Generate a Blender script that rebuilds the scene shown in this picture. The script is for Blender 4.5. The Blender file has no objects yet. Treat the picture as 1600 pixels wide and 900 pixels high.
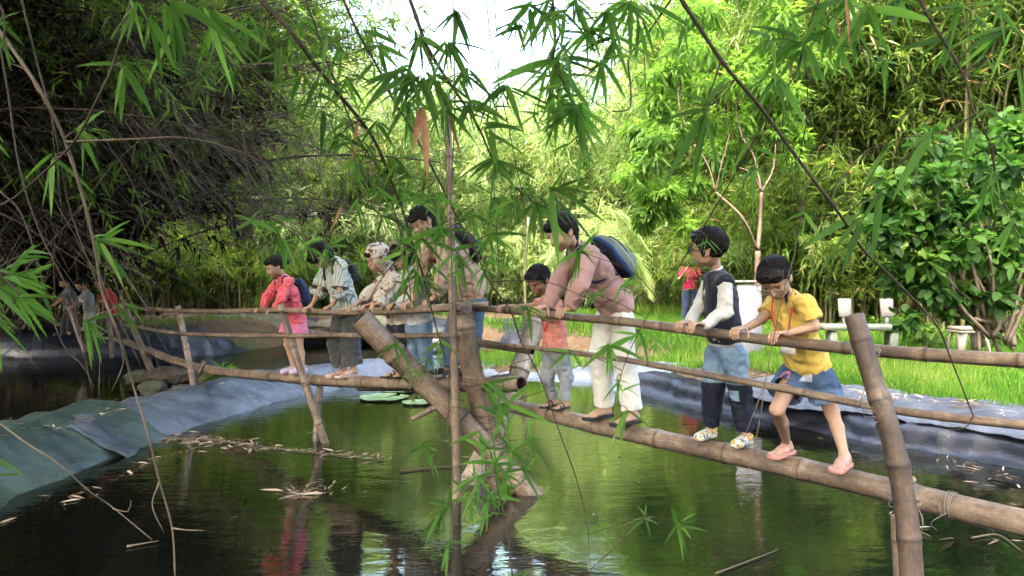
import bpy, math, random
import numpy as np
from mathutils import Vector, Matrix
R = math.radians
C = bpy.context.scene.collection
scene = bpy.context.scene
rng = np.random.default_rng(7)
random.seed(7)

# ------------------------------------------------------------------ camera, sky, sun, exposure
FPX = 1186.0
PITCH = math.atan(17/FPX)
CAMZ = 1.65
cam_d = bpy.data.cameras.new('camera')
cam_d.sensor_width = 36; cam_d.lens = 36*FPX/1600
cam_d.clip_start = 0.05; cam_d.clip_end = 2000
cam = bpy.data.objects.new('camera', cam_d); C.objects.link(cam)
cam.location = (0, 0, CAMZ); cam.rotation_euler = (math.pi/2-PITCH, 0, 0)
scene.camera = cam

SUN_EL, SUN_AZ = R(50), R(205)       # azimuth of the direction TOWARDS the sun, measured from +Y to +X
w = bpy.data.worlds.new('World'); scene.world = w; w.use_nodes = True
nt = w.node_tree; bg = nt.nodes['Background']
sky = nt.nodes.new('ShaderNodeTexSky'); sky.sky_type = 'NISHITA'; sky.sun_disc = False
sky.sun_elevation = SUN_EL; sky.sun_rotation = SUN_AZ
sky.air_density = 1.2; sky.dust_density = 8.0; sky.ozone_density = 0.7
nt.links.new(sky.outputs[0], bg.inputs[0]); bg.inputs[1].default_value = 0.15
sd = bpy.data.lights.new('sun', 'SUN'); sd.energy = 5.0; sd.angle = R(0.6); sd.color = (1, .95, .86)
sun = bpy.data.objects.new('sun', sd); C.objects.link(sun)
sv = Vector((math.sin(SUN_AZ)*math.cos(SUN_EL), math.cos(SUN_AZ)*math.cos(SUN_EL), math.sin(SUN_EL)))
sun.rotation_euler = sv.to_track_quat('Z', 'Y').to_euler(); sun.location = (6, 8, 20)
vs = scene.view_settings
vs.view_transform = 'Standard'; vs.look = 'None'; vs.gamma = 1; vs.exposure = 3.6
try: vs.use_curve_mapping = False
except Exception: pass
cy = scene.cycles
cy.max_bounces = 8; cy.diffuse_bounces = 4; cy.glossy_bounces = 3; cy.transmission_bounces = 5
cy.transparent_max_bounces = 8; cy.caustics_reflective = False; cy.caustics_refractive = False
cy.sample_clamp_indirect = 6; cy.volume_bounces = 2
cy.use_denoising = True
# ------------------------------------------------------------------ helpers
def P(px, py, Y):
    """world point at photo pixel and world depth Y"""
    x = (px-800)/FPX; y = (450-py)/FPX
    dy = y*math.sin(PITCH)+math.cos(PITCH); dz = y*math.cos(PITCH)-math.sin(PITCH)
    s = Y/dy
    return np.array([x*s, Y, CAMZ+dz*s])
def G(px, py, z=0.):
    x = (px-800)/FPX; y = (450-py)/FPX
    dy = y*math.sin(PITCH)+math.cos(PITCH); dz = y*math.cos(PITCH)-math.sin(PITCH)
    s = (z-CAMZ)/dz
    return np.array([x*s, dy*s, z])
def A(*a): return np.array(a, float)
def unit(v):
    v = np.asarray(v, float); return v/(np.linalg.norm(v, axis=-1, keepdims=True)+1e-12)

def tag(o, label=None, cat=None, group=None, kind=None):
    if label: o['label'] = label
    if cat: o['category'] = cat
    if group: o['group'] = group
    if kind: o['kind'] = kind
    return o
def empty(name, loc, rz=0., label=None, cat=None, group=None):
    o = bpy.data.objects.new(name, None); C.objects.link(o)
    o.location = tuple(float(c) for c in loc); o.rotation_euler = (0, 0, rz); o.empty_display_size = .1
    return tag(o, label, cat, group)
def link_mesh(name, me, mat=None, parent=None, mats=None):
    o = bpy.data.objects.new(name, me); C.objects.link(o)
    for m in (mats or ([mat] if mat else [])): me.materials.append(m)
    if parent is not None:
        o.parent = parent
        off = Vector((0, 0, 0)); q = parent
        while q is not None: off += q.location; q = q.parent
        me.transform(Matrix.Translation(-off))
    return o

class MB:
    """collects geometry as numpy arrays, links ONE mesh object"""
    def __init__(s): s.V = []; s.Q = []; s.T = []; s.var = []; s.col = []; s.n = 0; s.mq = []; s.mt = []
    def add(s, V, Q=None, T=None, var=0.5, mi=0, col=None):
        V = np.asarray(V, float).reshape(-1, 3); n = len(V)
        s.V.append(V)
        s.var.append(np.broadcast_to(np.asarray(var, float), (n,)))
        s.col.append(np.broadcast_to(np.asarray(col if col is not None else (1, 1, 1), float), (n, 3)))
        if Q is not None and len(Q): q = np.asarray(Q, int)+s.n; s.Q.append(q); s.mq.append(np.full(len(q), mi))
        if T is not None and len(T): t = np.asarray(T, int)+s.n; s.T.append(t); s.mt.append(np.full(len(t), mi))
        s.n += n; return s
    def build(s, name, mat, parent=None, smooth=True, attr=True, col=False, mats=None):
        me = bpy.data.meshes.new(name)
        V = np.concatenate(s.V)
        Q = np.concatenate(s.Q) if s.Q else np.zeros((0, 4), int)
        T = np.concatenate(s.T) if s.T else np.zeros((0, 3), int)
        me.vertices.add(len(V)); me.vertices.foreach_set('co', V.astype(np.float32).ravel())
        me.loops.add(Q.size+T.size)
        me.loops.foreach_set('vertex_index', np.concatenate([Q.ravel(), T.ravel()]).astype(np.int32))
        me.polygons.add(len(Q)+len(T))
        st = np.concatenate([np.arange(len(Q))*4, Q.size+np.arange(len(T))*3]).astype(np.int32)
        me.polygons.foreach_set('loop_start', st)
        if mats:
            mi = np.concatenate(s.mq+s.mt).astype(np.int32); me.polygons.foreach_set('material_index', mi)
        me.update(calc_edges=True)
        if smooth: me.polygons.foreach_set('use_smooth', np.ones(len(Q)+len(T), bool))
        if attr:
            a = me.attributes.new('var', 'FLOAT', 'POINT'); a.data.foreach_set('value', np.concatenate(s.var).astype(np.float32))
        if col:
            a = me.attributes.new('Col', 'FLOAT_COLOR', 'POINT')
            c = np.concatenate(s.col); c = np.concatenate([c, np.ones((len(c), 1))], 1)
            a.data.foreach_set('color', c.astype(np.float32).ravel())
        return link_mesh(name, me, mat, parent, mats)

def smooth_path(pts, step=.05):
    """Catmull-Rom through points, resampled"""
    p = np.asarray(pts, float)
    if len(p) == 2:
        n = max(2, int(np.linalg.norm(p[1]-p[0])/step)+1)
        t = np.linspace(0, 1, n)[:, None]; return p[0]*(1-t)+p[1]*t
    q = np.vstack([2*p[0]-p[1], p, 2*p[-1]-p[-2]]); out = []
    for i in range(1, len(q)-2):
        n = max(2, int(np.linalg.norm(q[i+1][:3]-q[i][:3])/step)+1)
        t = np.linspace(0, 1, n, endpoint=False)[:, None]
        a, b, c, d = q[i-1], q[i], q[i+1], q[i+2]
        out.append(.5*((2*b)+(-a+c)*t+(2*a-5*b+4*c-d)*t*t+(-a+3*b-3*c+d)*t**3))
    out.append(q[-2:-1]); return np.vstack(out)

def tube(pts, rad, ns=8, cap=True, ell=1.0, var=.5):
    """tube geometry through pts with radius array; returns V,Q,T"""
    p = np.asarray(pts, float); n = len(p); rad = np.broadcast_to(np.asarray(rad, float), (n,))
    t = unit(np.gradient(p, axis=0))
    u = np.cross(t[0], [0, 0, 1.]); 
    if np.linalg.norm(u) < .1: u = np.cross(t[0], [0, 1., 0])
    u = unit(u); U = [u]
    for i in range(1, n):
        u = U[-1]-np.dot(U[-1], t[i])*t[i]; U.append(unit(u))
    U = np.array(U); W = np.cross(t, U)
    a = np.linspace(0, 2*np.pi, ns, endpoint=False)
    V = p[:, None]+rad[:, None, None]*(np.cos(a)[None, :, None]*U[:, None]+ell*np.sin(a)[None, :, None]*W[:, None])
    V = V.reshape(-1, 3)
    i = np.arange(n-1)[:, None]*ns; j = np.arange(ns)[None]; k = (j+1) % ns
    Q = np.stack([i+j, i+k, i+ns+k, i+ns+j], -1).reshape(-1, 4)
    T = []
    if cap:
        V = np.vstack([V, p[0], p[-1]]); c0 = n*ns
        jj = np.arange(ns); kk = (jj+1) % ns
        T = np.vstack([np.stack([np.full(ns, c0), kk, jj], -1), np.stack([np.full(ns, c0+1), (n-1)*ns+jj, (n-1)*ns+kk], -1)])
    return V, Q, T

def box(c, s, rot=None):
    c = np.asarray(c, float); s = np.asarray(s, float)/2
    v = np.array([[x, y, z] for x in (-1, 1) for y in (-1, 1) for z in (-1, 1)], float)*s
    if rot is not None: v = v@np.asarray(rot).T
    q = [[0, 1, 3, 2], [4, 6, 7, 5], [0, 4, 5, 1], [2, 3, 7, 6], [0, 2, 6, 4], [1, 5, 7, 3]]
    return v+c, q

# --- cheap smooth value noise in numpy
_perm = np.random.default_rng(3).permutation(256).astype(np.int64)
_val = np.random.default_rng(4).random(256)*2-1
def vnoise(p):
    p = np.asarray(p, float); i = np.floor(p).astype(np.int64); f = p-i; f = f*f*(3-2*f)
    def h(a, b, c): return _val[_perm[(_perm[(_perm[a & 255]+b) & 255]+c) & 255]]
    x, y, z = i[..., 0], i[..., 1], i[..., 2]; fx, fy, fz = f[..., 0], f[..., 1], f[..., 2]
    def L(a, b, t): return a+(b-a)*t
    return L(L(L(h(x, y, z), h(x+1, y, z), fx), L(h(x, y+1, z), h(x+1, y+1, z), fx), fy),
             L(L(h(x, y, z+1), h(x+1, y, z+1), fx), L(h(x, y+1, z+1), h(x+1, y+1, z+1), fx), fy), fz)
def fbm(p, o=3):
    s = 0; a = .5; p = np.asarray(p, float)
    for k in range(o): s = s+a*vnoise(p*(2**k)+k*17.3); a *= .5
    return s

# ------------------------------------------------------------------ materials
def newmat(name):
    m = bpy.data.materials.new(name); m.use_nodes = True
    nt = m.node_tree; nt.nodes.clear()
    out = nt.nodes.new('ShaderNodeOutputMaterial'); return m, nt, out
def N(nt, t, **k):
    n = nt.nodes.new(t)
    for a, b in k.items():
        if a.startswith('i_'):
            key = a[2:]; n.inputs[int(key) if key.isdigit() else key].default_value = b
        else: setattr(n, a, b)
    return n
def ramp(nt, fac, stops, interp='LINEAR'):
    r = nt.nodes.new('ShaderNodeValToRGB'); r.color_ramp.interpolation = interp
    e = r.color_ramp.elements
    while len(e) < len(stops): e.new(.5)
    for k, (p_, c) in enumerate(stops): e[k].position = p_; e[k].color = (*c, 1) if len(c) == 3 else c
    nt.links.new(fac, r.inputs[0]); return r
def mix(nt, a, b, f, mode='MIX'):
    m = nt.nodes.new('ShaderNodeMix'); m.data_type = 'RGBA'; m.blend_type = mode
    for s_, v in ((0, f), (6, a), (7, b)):
        if hasattr(v, 'is_output'): nt.links.new(v, m.inputs[s_])
        else: m.inputs[s_].default_value = v if s_ == 0 else (*v, 1)
    return m.outputs[2]
def objco(nt, scale=(1, 1, 1)):
    tc = nt.nodes.new('ShaderNodeTexCoord'); mp = nt.nodes.new('ShaderNodeMapping')
    mp.inputs['Scale'].default_value = scale; nt.links.new(tc.outputs['Object'], mp.inputs[0]); return mp.outputs[0]
def noise(nt, co, scale, detail=3, rough=.55, dist=0):
    n = N(nt, 'ShaderNodeTexNoise'); n.inputs['Scale'].default_value = scale; n.inputs['Detail'].default_value = detail
    n.inputs['Roughness'].default_value = rough; n.inputs['Distortion'].default_value = dist
    if co is not None: nt.links.new(co, n.inputs['Vector'])
    return n.outputs[0]
def bump(nt, h, strength=.3, dist=.01):
    b = N(nt, 'ShaderNodeBump'); b.inputs['Strength'].default_value = strength; b.inputs['Distance'].default_value = dist
    nt.links.new(h, b.inputs['Height']); return b.outputs[0]
def attr(nt, name):
    a = N(nt, 'ShaderNodeAttribute'); a.attribute_name = name; return a
def princ(nt, out, col, rough=.6, spec=.5, normal=None, sss=0, sheen=0, metal=0):
    b = N(nt, 'ShaderNodeBsdfPrincipled')
    if hasattr(col, 'is_output'): nt.links.new(col, b.inputs['Base Color'])
    else: b.inputs['Base Color'].default_value = (*col, 1)
    if hasattr(rough, 'is_output'): nt.links.new(rough, b.inputs['Roughness'])
    else: b.inputs['Roughness'].default_value = rough
    b.inputs['Specular IOR Level'].default_value = spec; b.inputs['Metallic'].default_value = metal
    if normal is not None: nt.links.new(normal, b.inputs['Normal'])
    if sss:
        b.inputs['Subsurface Weight'].default_value = sss; b.inputs['Subsurface Radius'].default_value = (.02, .008, .004)
        b.inputs['Subsurface Scale'].default_value = .5
    if sheen: b.inputs['Sheen Weight'].default_value = sheen
    if out is not None: nt.links.new(b.outputs[0], out.inputs[0])
    return b
def simple(name, col, rough=.6, spec=.4, nscale=0, namp=.25, bscale=0, bstr=.2, metal=0, sheen=0, bdist=.004):
    m, nt, out = newmat(name); c = col; nrm = None
    co = objco(nt)
    if nscale:
        n = noise(nt, co, nscale, 4)
        c = mix(nt, tuple(x*(1-namp) for x in col), tuple(min(1, x*(1+namp)) for x in col), n)
    if bscale: nrm = bump(nt, noise(nt, co, bscale, 4), bstr, bdist)
    princ(nt, out, c, rough, spec, nrm, metal=metal, sheen=sheen); return m

def leaf_mat(name, stops, trans=.45, rough=.42, tcol=1.6, spec=.35):
    m, nt, out = newmat(name)
    a = attr(nt, 'var'); r = ramp(nt, a.outputs['Fac'], stops)
    oi = N(nt, 'ShaderNodeObjectInfo')
    hs = N(nt, 'ShaderNodeHueSaturation'); nt.links.new(r.outputs[0], hs.inputs['Color'])
    mr = N(nt, 'ShaderNodeMapRange'); nt.links.new(oi.outputs['Random'], mr.inputs[0]); mr.inputs[3].default_value = .8; mr.inputs[4].default_value = 1.2
    nt.links.new(mr.outputs[0], hs.inputs['Value'])
    b = princ(nt, None, hs.outputs[0], rough, spec)
    t = N(nt, 'ShaderNodeBsdfTranslucent')
    tc = mix(nt, (0, 0, 0), (1, 1, 1), 1.0)
    g = N(nt, 'ShaderNodeVectorMath', operation='MULTIPLY'); nt.links.new(hs.outputs[0], g.inputs[0]); g.inputs[1].default_value = (tcol*1.15, tcol*1.15, tcol*.7)
    nt.links.new(g.outputs[0], t.inputs[0])
    mx = N(nt, 'ShaderNodeMixShader'); mx.inputs[0].default_value = trans
    nt.links.new(b.outputs[0], mx.inputs[1]); nt.links.new(t.outputs[0], mx.inputs[2])
    nt.links.new(mx.outputs[0], out.inputs[0]); return m

def bamboo_mat(name, c1, c2, c3, rough=.5, scale=1., fib=False):
    m, nt, out = newmat(name); co = objco(nt)
    if fib:      # fibre runs along the culm: Col carries (length, cos, sin)
        at_ = attr(nt, 'Col'); mp = N(nt, 'ShaderNodeMapping'); mp.inputs['Scale'].default_value = (1.6, 1, 1); nt.links.new(at_.outputs['Vector'], mp.inputs[0])
        n4 = noise(nt, mp.outputs[0], 7, 6, .75, .25)
        mp2 = N(nt, 'ShaderNodeMapping'); mp2.inputs['Scale'].default_value = (.5, 1, 1); mp2.inputs['Location'].default_value = (3, 5, 7); nt.links.new(at_.outputs['Vector'], mp2.inputs[0])
        n5 = noise(nt, mp2.outputs[0], 13, 2, .5, .1)
    n1 = noise(nt, co, 3.5*scale, 5, .65, .4); n2 = noise(nt, co, 38*scale, 4, .7, .3)
    r = ramp(nt, n1, [(.3, c1), (.52, c2), (.72, c3)])
    c = mix(nt, r.outputs[0], (.5, .45, .4), .0)
    r2 = ramp(nt, n2, [(.38, (.45, .42, .4)), (.62, (1.15, 1.12, 1.1))])
    c = mix(nt, r.outputs[0], r2.outputs[0], .45 if fib else .8, 'MULTIPLY')
    if fib:
        r4 = ramp(nt, n4, [(.32, (.5, .46, .42)), (.5, (1, 1, 1)), (.7, (1.5, 1.45, 1.38))]); c = mix(nt, c, r4.outputs[0], .85, 'MULTIPLY')
        r5 = ramp(nt, n5, [(.488, (1, 1, 1)), (.5, (.18, .15, .12)), (.512, (1, 1, 1))]); c = mix(nt, c, r5.outputs[0], .55, 'MULTIPLY')
    a = attr(nt, 'var'); ra = ramp(nt, a.outputs['Fac'], [(0, (.25, .2, .16)), (.5, (1, 1, 1)), (1, (1.6, 1.55, 1.45))])
    c = mix(nt, c, ra.outputs[0], 1.0, 'MULTIPLY')
    nr = bump(nt, n2, .1, .003)
    rr = ramp(nt, n1, [(.3, (rough+.15,)*3), (.7, (rough-.17,)*3)])
    princ(nt, out, c, rr.outputs[0], .6, nr); return m

M = {}
M['bam'] = bamboo_mat('weathered_bamboo', (.085, .06, .043), (.22, .16, .112), (.38, .3, .22), fib=True)
M['bam_dark'] = bamboo_mat('dark_bamboo', (.05, .03, .021), (.115, .08, .056), (.21, .155, .11), fib=True)
M['bam_pale'] = bamboo_mat('pale_bamboo', (.2, .16, .12), (.36, .3, .235), (.5, .44, .36), fib=True)
M['twig'] = simple('twig_brown', (.055, .042, .028), .7, .2, 30, .5)
M['twig_tan'] = simple('twig_tan', (.13, .1, .068), .65, .3, 30, .4)
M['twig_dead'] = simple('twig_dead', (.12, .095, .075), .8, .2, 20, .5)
GREEN = [(0, (.05, .095, .018)), (.35, (.09, .16, .028)), (.7, (.145, .23, .04)), (.93, (.15, .24, .05)), (.97, (.32, .27, .13)), (1, (.35, .24, .13))]
M['leaf_near'] = leaf_mat('bamboo_leaf_near', [(0, (.035, .09, .018)), (.5, (.075, .17, .03)), (.9, (.12, .24, .04)), (.99, (.13, .23, .05)), (1, (.28, .17, .1))], .62, .45, 2.4, .2)
M['leaf_bam'] = leaf_mat('bamboo_leaf', GREEN, .6, .5, 1.9, .25)
M['leaf_pale'] = leaf_mat('bamboo_leaf_pale', [(0, (.14, .22, .075)), (.35, (.24, .35, .135)), (.7, (.34, .45, .19)), (.93, (.42, .5, .23)), (1, (.52, .48, .3))], .5, .5, 1.4)
M['leaf_broad'] = leaf_mat('broad_leaf', [(0, (.025, .075, .018)), (.5, (.055, .15, .025)), (.85, (.11, .24, .04)), (1, (.2, .32, .05))], .45, .5, 1.9, .22)
M['leaf_mango'] = leaf_mat('mango_leaf', [(0, (.05, .11, .02)), (.5, (.1, .2, .03)), (.8, (.18, .3, .05)), (1, (.22, .33, .05))], .55, .5, 2.0, .22)
M['leaf_shade'] = leaf_mat('shade_leaf', [(0, (.012, .009, .006)), (.5, (.028, .02, .013)), (1, (.09, .065, .045))], .15, .8, 1.0, .1)  # near black: this colour carries the shade inside the left overhang
M['dry'] = leaf_mat('dry_litter_leaf', [(0, (.16, .1, .06)), (.5, (.36, .26, .18)), (1, (.6, .5, .4))], .2, .6, 1.2)
M['grass'] = leaf_mat('grass_blade', [(0, (.05, .13, .015)), (.5, (.1, .24, .022)), (.9, (.17, .33, .04)), (1, (.32, .36, .1))], .5, .5, 1.7)

def leaves(pos, dr, nrm, ln, wd, segs=1, droop=None, fold=.25, prof=None, curl=None):
    """lanceolate blades. pos,dr,nrm (N,3); ln,wd,droop (N,)"""
    pos = np.asarray(pos, float); N_ = len(pos)
    dr = unit(dr); side = unit(np.cross(dr, nrm)); up = np.cross(side, dr)
    ln = np.broadcast_to(ln, (N_,)); wd = np.broadcast_to(wd, (N_,))
    if droop is None: droop = np.zeros(N_)
    droop = np.broadcast_to(droop, (N_,))
    if segs == 1:
        mid = pos+dr*(ln*.38)[:, None]; tip = pos+dr*ln[:, None]; tip[:, 2] -= droop*ln
        V = np.stack([pos, mid-side*wd[:, None]/2, tip, mid+side*wd[:, None]/2], 1).reshape(-1, 3)
        Q = np.arange(N_*4).reshape(-1, 4)
        return V, Q, 4
    t = np.linspace(0, 1, segs+1)
    if prof is None: w = np.clip(np.sin(np.pi*t**.62)**.75, 0, 1)
    else: w = prof(t)
    w = w.copy(); w[0] = max(w[0], .06); w[-1] = .015
    c = pos[:, None]+dr[:, None]*(ln[:, None]*t[None])[..., None]
    c[..., 2] -= droop[:, None]*ln[:, None]*(t**2)[None]
    off = side[:, None]*(wd[:, None]*w[None]/2)[..., None]
    lift = up[:, None]*(wd[:, None]*w[None]/2*fold)[..., None]
    V = np.stack([c-off+lift, c, c+off+lift], 2)     # N,seg+1,3,3
    V = V.reshape(-1, 3); m = (segs+1)*3
    b = np.arange(N_)[:, None, None]*m; i = np.arange(segs)[None, :, None]*3; k = np.arange(2)[None, None]
    b0 = b+i+k
    Q = np.stack([b0, b0+1, b0+4, b0+3], -1).reshape(-1, 4)
    return V, Q, m

def rnd_unit(n):
    v = rng.normal(size=(n, 3)); return unit(v)
# ------------------------------------------------------------------ terrain, water, liners
NEAR = A([-3.6,1.2],[-3.75,5.5],[-3.68,7.2],[-3.35,9.6],[-2.6,11.4],[-1.3,12.4],[.2,12.5],[1.15,11.9],[1.97,10.6],[2.9,8.6],[3.6,7.55],[4.45,6.45],[6.2,4.],[7.,1.2])
FAR = A([-26,3.5],[-5.3,4.5],[-5.0,7],[-4.75,9.6],[-3.7,12.3],[-2.,13.7],[-.2,14.1],[1.1,13.7],[2.,12.9],[2.5,13.6],[2.2,15.6],[.6,18.],[-1.5,19.4],[-5.2,19.],[-6.4,16],[-8.6,15.6],[-26,15.6])
def poly_sd(p, poly):
    """signed distance, negative inside; p (N,2)"""
    d = np.full(len(p), 1e9); ins = np.zeros(len(p), bool); n = len(poly)
    for i in range(n):
        a = poly[i]; b = poly[(i+1) % n]; e = b-a; w_ = p-a
        t = np.clip((w_@e)/(e@e), 0, 1); q = w_-t[:, None]*e; d = np.minimum(d, (q**2).sum(1))
        c = ((a[1] > p[:, 1]) != (b[1] > p[:, 1])) & (p[:, 0] < (b[0]-a[0])*(p[:, 1]-a[1])/(b[1]-a[1]+1e-12)+a[0])
        ins ^= c
    d = np.sqrt(d); return np.where(ins, -d, d)
def smst(a, b, x): t = np.clip((x-a)/(b-a), 0, 1); return t*t*(3-2*t)
def ground_h(x, y):
    x = np.asarray(x, float); y = np.asarray(y, float); sh = x.shape
    p = np.stack([x.ravel(), y.ravel()], 1)
    d1 = poly_sd(p, NEAR)-np.where(p[:, 0] > .8, .3, .08); d2 = poly_sd(p, FAR); d = np.minimum(d1, d2)
    X, Y = p[:, 0], p[:, 1]
    top = .34+.2*smst(8, 19, Y)+.5*smst(22, 60, Y)
    top = np.where((X < -4.5) & (Y > 13), .62, top)
    both = np.maximum(d1, d2)                   # small on the berm between the ponds
    top = np.where(both < 2.2, .17+.2*smst(1.5, 2.2, both), top)
    nz = fbm(np.stack([X*1.1, Y*1.1, X*0], 1), 3)
    h = np.where(d > 0, top*(1-np.exp(-d/.28))*(1+.18*nz)+.02*nz, -.55*(1-np.exp(d/.6)))
    h = h+.04*fbm(np.stack([X*4, Y*4, X*0], 1), 2)*(d > .3)
    return h.reshape(sh)
def axis(lo, hi, step, far, n):
    core = np.arange(lo, hi, step); g = np.geomspace(step, far, n)
    return np.concatenate([lo-np.cumsum(g)[::-1], core, hi+np.cumsum(g)])
xs = axis(-9, 9, .11, 60, 34); ys = axis(0.6, 21, .11, 60, 34)
XX, YY = np.meshgrid(xs, ys, indexing='ij')
ZZ = ground_h(XX, YY)
mb = MB()
ni, nj = XX.shape
ii = np.arange(ni-1)[:, None]*nj+np.arange(nj-1)[None]
Q = np.stack([ii, ii+nj, ii+nj+1, ii+1], -1).reshape(-1, 4)
mb.add(np.stack([XX, YY, ZZ], -1), Q)
m, nt, out = newmat('bank_earth'); co = objco(nt)
n1 = noise(nt, co, .9, 5, .6); n2 = noise(nt, co, 14, 5, .7); n3 = noise(nt, co, 60, 3, .7)
ra = ramp(nt, n1, [(.35, (.05, .038, .025)), (.5, (.11, .08, .052)), (.6, (.07, .08, .03)), (.75, (.05, .085, .022))])
rb = ramp(nt, n2, [(.3, (.55, .5, .45)), (.7, (1.3, 1.25, 1.2))])
cc = mix(nt, ra.outputs[0], rb.outputs[0], .9, 'MULTIPLY')
princ(nt, out, cc, .9, .2, bump(nt, n3, .6, .02)); M['earth'] = m
tag(mb.build('ground', m, attr=False), kind='structure')

# water: one sheet over both ponds
m, nt, out = newmat('pond_water')
co = objco(nt, (1, 2.4, 1))
nA = noise(nt, co, 2.6, 3, .5, .3); nB = noise(nt, co, 14, 2, .5, .3); nC = noise(nt, objco(nt), .35, 2)
ad = N(nt, 'ShaderNodeMath', operation='MULTIPLY_ADD'); nt.links.new(nB, ad.inputs[0]); ad.inputs[1].default_value = .2; nt.links.new(nA, ad.inputs[2])
bp = bump(nt, ad.outputs[0], .2, .02)
gl = N(nt, 'ShaderNodeBsdfGlossy'); gl.inputs['Roughness'].default_value = .008; gl.inputs[0].default_value = (.92, .94, .9, 1); nt.links.new(bp, gl.inputs['Normal'])
df = N(nt, 'ShaderNodeBsdfDiffuse')
mud = ramp(nt, nC, [(.38, (.018, .018, .013)), (.6, (.042, .037, .026)), (.75, (.07, .05, .032))]); nt.links.new(mud.outputs[0], df.inputs[0])
tr = N(nt, 'ShaderNodeBsdfTransparent'); tr.inputs[0].default_value = (.55, .5, .36, 1)
m1 = N(nt, 'ShaderNodeMixShader'); m1.inputs[0].default_value = .2; nt.links.new(df.outputs[0], m1.inputs[1]); nt.links.new(tr.outputs[0], m1.inputs[2])
fr = N(nt, 'ShaderNodeFresnel'); fr.inputs[0].default_value = 1.36; nt.links.new(bp, fr.inputs['Normal'])
m2 = N(nt, 'ShaderNodeMixShader'); mrf = N(nt, 'ShaderNodeMapRange'); nt.links.new(fr.outputs[0], mrf.inputs[0]); mrf.inputs[2].default_value = .45; mrf.inputs[3].default_value = .16; mrf.inputs[4].default_value = .85; nt.links.new(mrf.outputs[0], m2.inputs[0]); nt.links.new(m1.outputs[0], m2.inputs[1]); nt.links.new(gl.outputs[0], m2.inputs[2])
nt.links.new(m2.outputs[0], out.inputs[0]); M['water'] = m
mb = MB(); mb.add([[-26, 1, 0], [8, 1, 0], [8, 20, 0], [-26, 20, 0]], [[0, 1, 2, 3]])
tag(mb.build('water', m, attr=False), kind='structure')

def liner_mat(name, c1, c2, rough=.42):
    m, nt, out = newmat(name); co = objco(nt)
    n1 = noise(nt, co, 1.6, 5, .6, .3); n2 = noise(nt, co, 9, 5, .65, .5); n3 = noise(nt, co, 45, 3, .6)
    r = ramp(nt, n1, [(.35, c1), (.62, c2)])
    d = ramp(nt, n2, [(.5, (1, 1, 1)), (.68, (.55, .5, .42))])
    c = mix(nt, r.outputs[0], d.outputs[0], .55, 'MULTIPLY')
    rr = ramp(nt, n2, [(.3, (rough-.12,)*3), (.7, (rough+.2,)*3)])
    princ(nt, out, c, rr.outputs[0], .6, bump(nt, n2, .35, .03)); return m
M['liner_blue'] = liner_mat('liner_blue', (.045, .056, .08), (.13, .15, .185))
M['liner_slate'] = liner_mat('liner_slate', (.05, .06, .085), (.11, .125, .155), .5)
M['liner_green'] = liner_mat('liner_green', (.024, .048, .04), (.055, .088, .07))
M['liner_black'] = liner_mat('liner_black', (.009, .011, .019), (.024, .029, .046), .36)
M['liner_sky'] = liner_mat('liner_sky', (.08, .1, .14), (.2, .23, .28), .35)

def liner(name, path, prof, mat, label, thick=.006, wr=.04, seed=0, cat='pond liner'):
    """sheet along path (x,y); prof = list of (offset to the left of travel, height)"""
    pth = smooth_path([(x, y, 0) for x, y in path], .06)
    t = unit(np.gradient(pth, axis=0)); nrm = np.stack([-t[:, 1], t[:, 0], t[:, 2]*0], 1)
    pr = smooth_path([(o_, h_, 0) for o_, h_ in prof], .05)
    n, k = len(pth), len(pr)
    s = np.arange(n)*.06
    V = pth[:, None]+nrm[:, None]*pr[None, :, 0, None]
    # sagging, creased sheet: folds run across the slope
    f = fbm(np.stack([V[..., 0]*1.7+seed, V[..., 1]*1.7, np.zeros(V.shape[:2])], -1), 3)
    f2 = fbm(np.stack([s[:, None]*5+seed+V[..., 0]*0, pr[None, :, 0]*1.2+V[..., 0]*0, np.zeros(V.shape[:2])], -1), 3)
    V[..., 0] += .16*f; V[..., 1] += .1*f
    f3 = 1-np.abs(fbm(np.stack([V[..., 0]*3.3+seed, V[..., 1]*3.3, V[..., 0]*0+seed], -1), 3))*5
    V[..., 2] = pr[None, :, 1]+wr*1.6*f*(pr[None, :, 1] > -.3)+wr*f2+.018*np.clip(f3, 0, 1)
    V = V.reshape(-1, 3)
    ii = np.arange(n-1)[:, None]*k+np.arange(k-1)[None]
    Q = np.stack([ii, ii+1, ii+k+1, ii+k], -1).reshape(-1, 4)
    V2 = V.copy(); V2[:, 2] -= thick
    mb = MB(); mb.add(V, Q); mb.add(V2, Q[:, ::-1])
    o = mb.build(name, mat, attr=False); tag(o, label, cat); return o
# path order so that "left of travel" = away from the near pond
liner('pond_liner', [(-3.66,6.9),(-3.5,8.4),(-3.2,9.9),(-2.55,11.4),(-1.6,12.2)],
      [(-.7,-.36),(-.3,-.14),(0,.02),(.3,.16),(.55,.26),(.8,.27),(1.0,.18),(1.25,.0),(1.5,-.2)], M['liner_blue'],
      'faded blue tarpaulin over the bank beyond the green sheet, strewn with dry leaves', seed=3)
liner('pond_liner', [(-3.8,2.5),(-3.78,4.5),(-3.74,6.2)],
      [(.5,.30),(.75,.36),(1.0,.3),(1.3,.1),(1.5,-.2)], M['liner_blue'],
      'darker blue tarpaulin strip behind the green sheet at the left edge', seed=8)
liner('green_tarpaulin', [(-3.7,3.0),(-3.74,5.4),(-3.68,7.3),(-3.6,7.75)],
      [(-.75,-.36),(-.3,-.13),(0,.03),(.3,.19),(.62,.33),(.85,.35)], M['liner_green'],
      'dark green tarpaulin sloping into the water at the left edge', seed=5, cat='tarpaulin')
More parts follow.
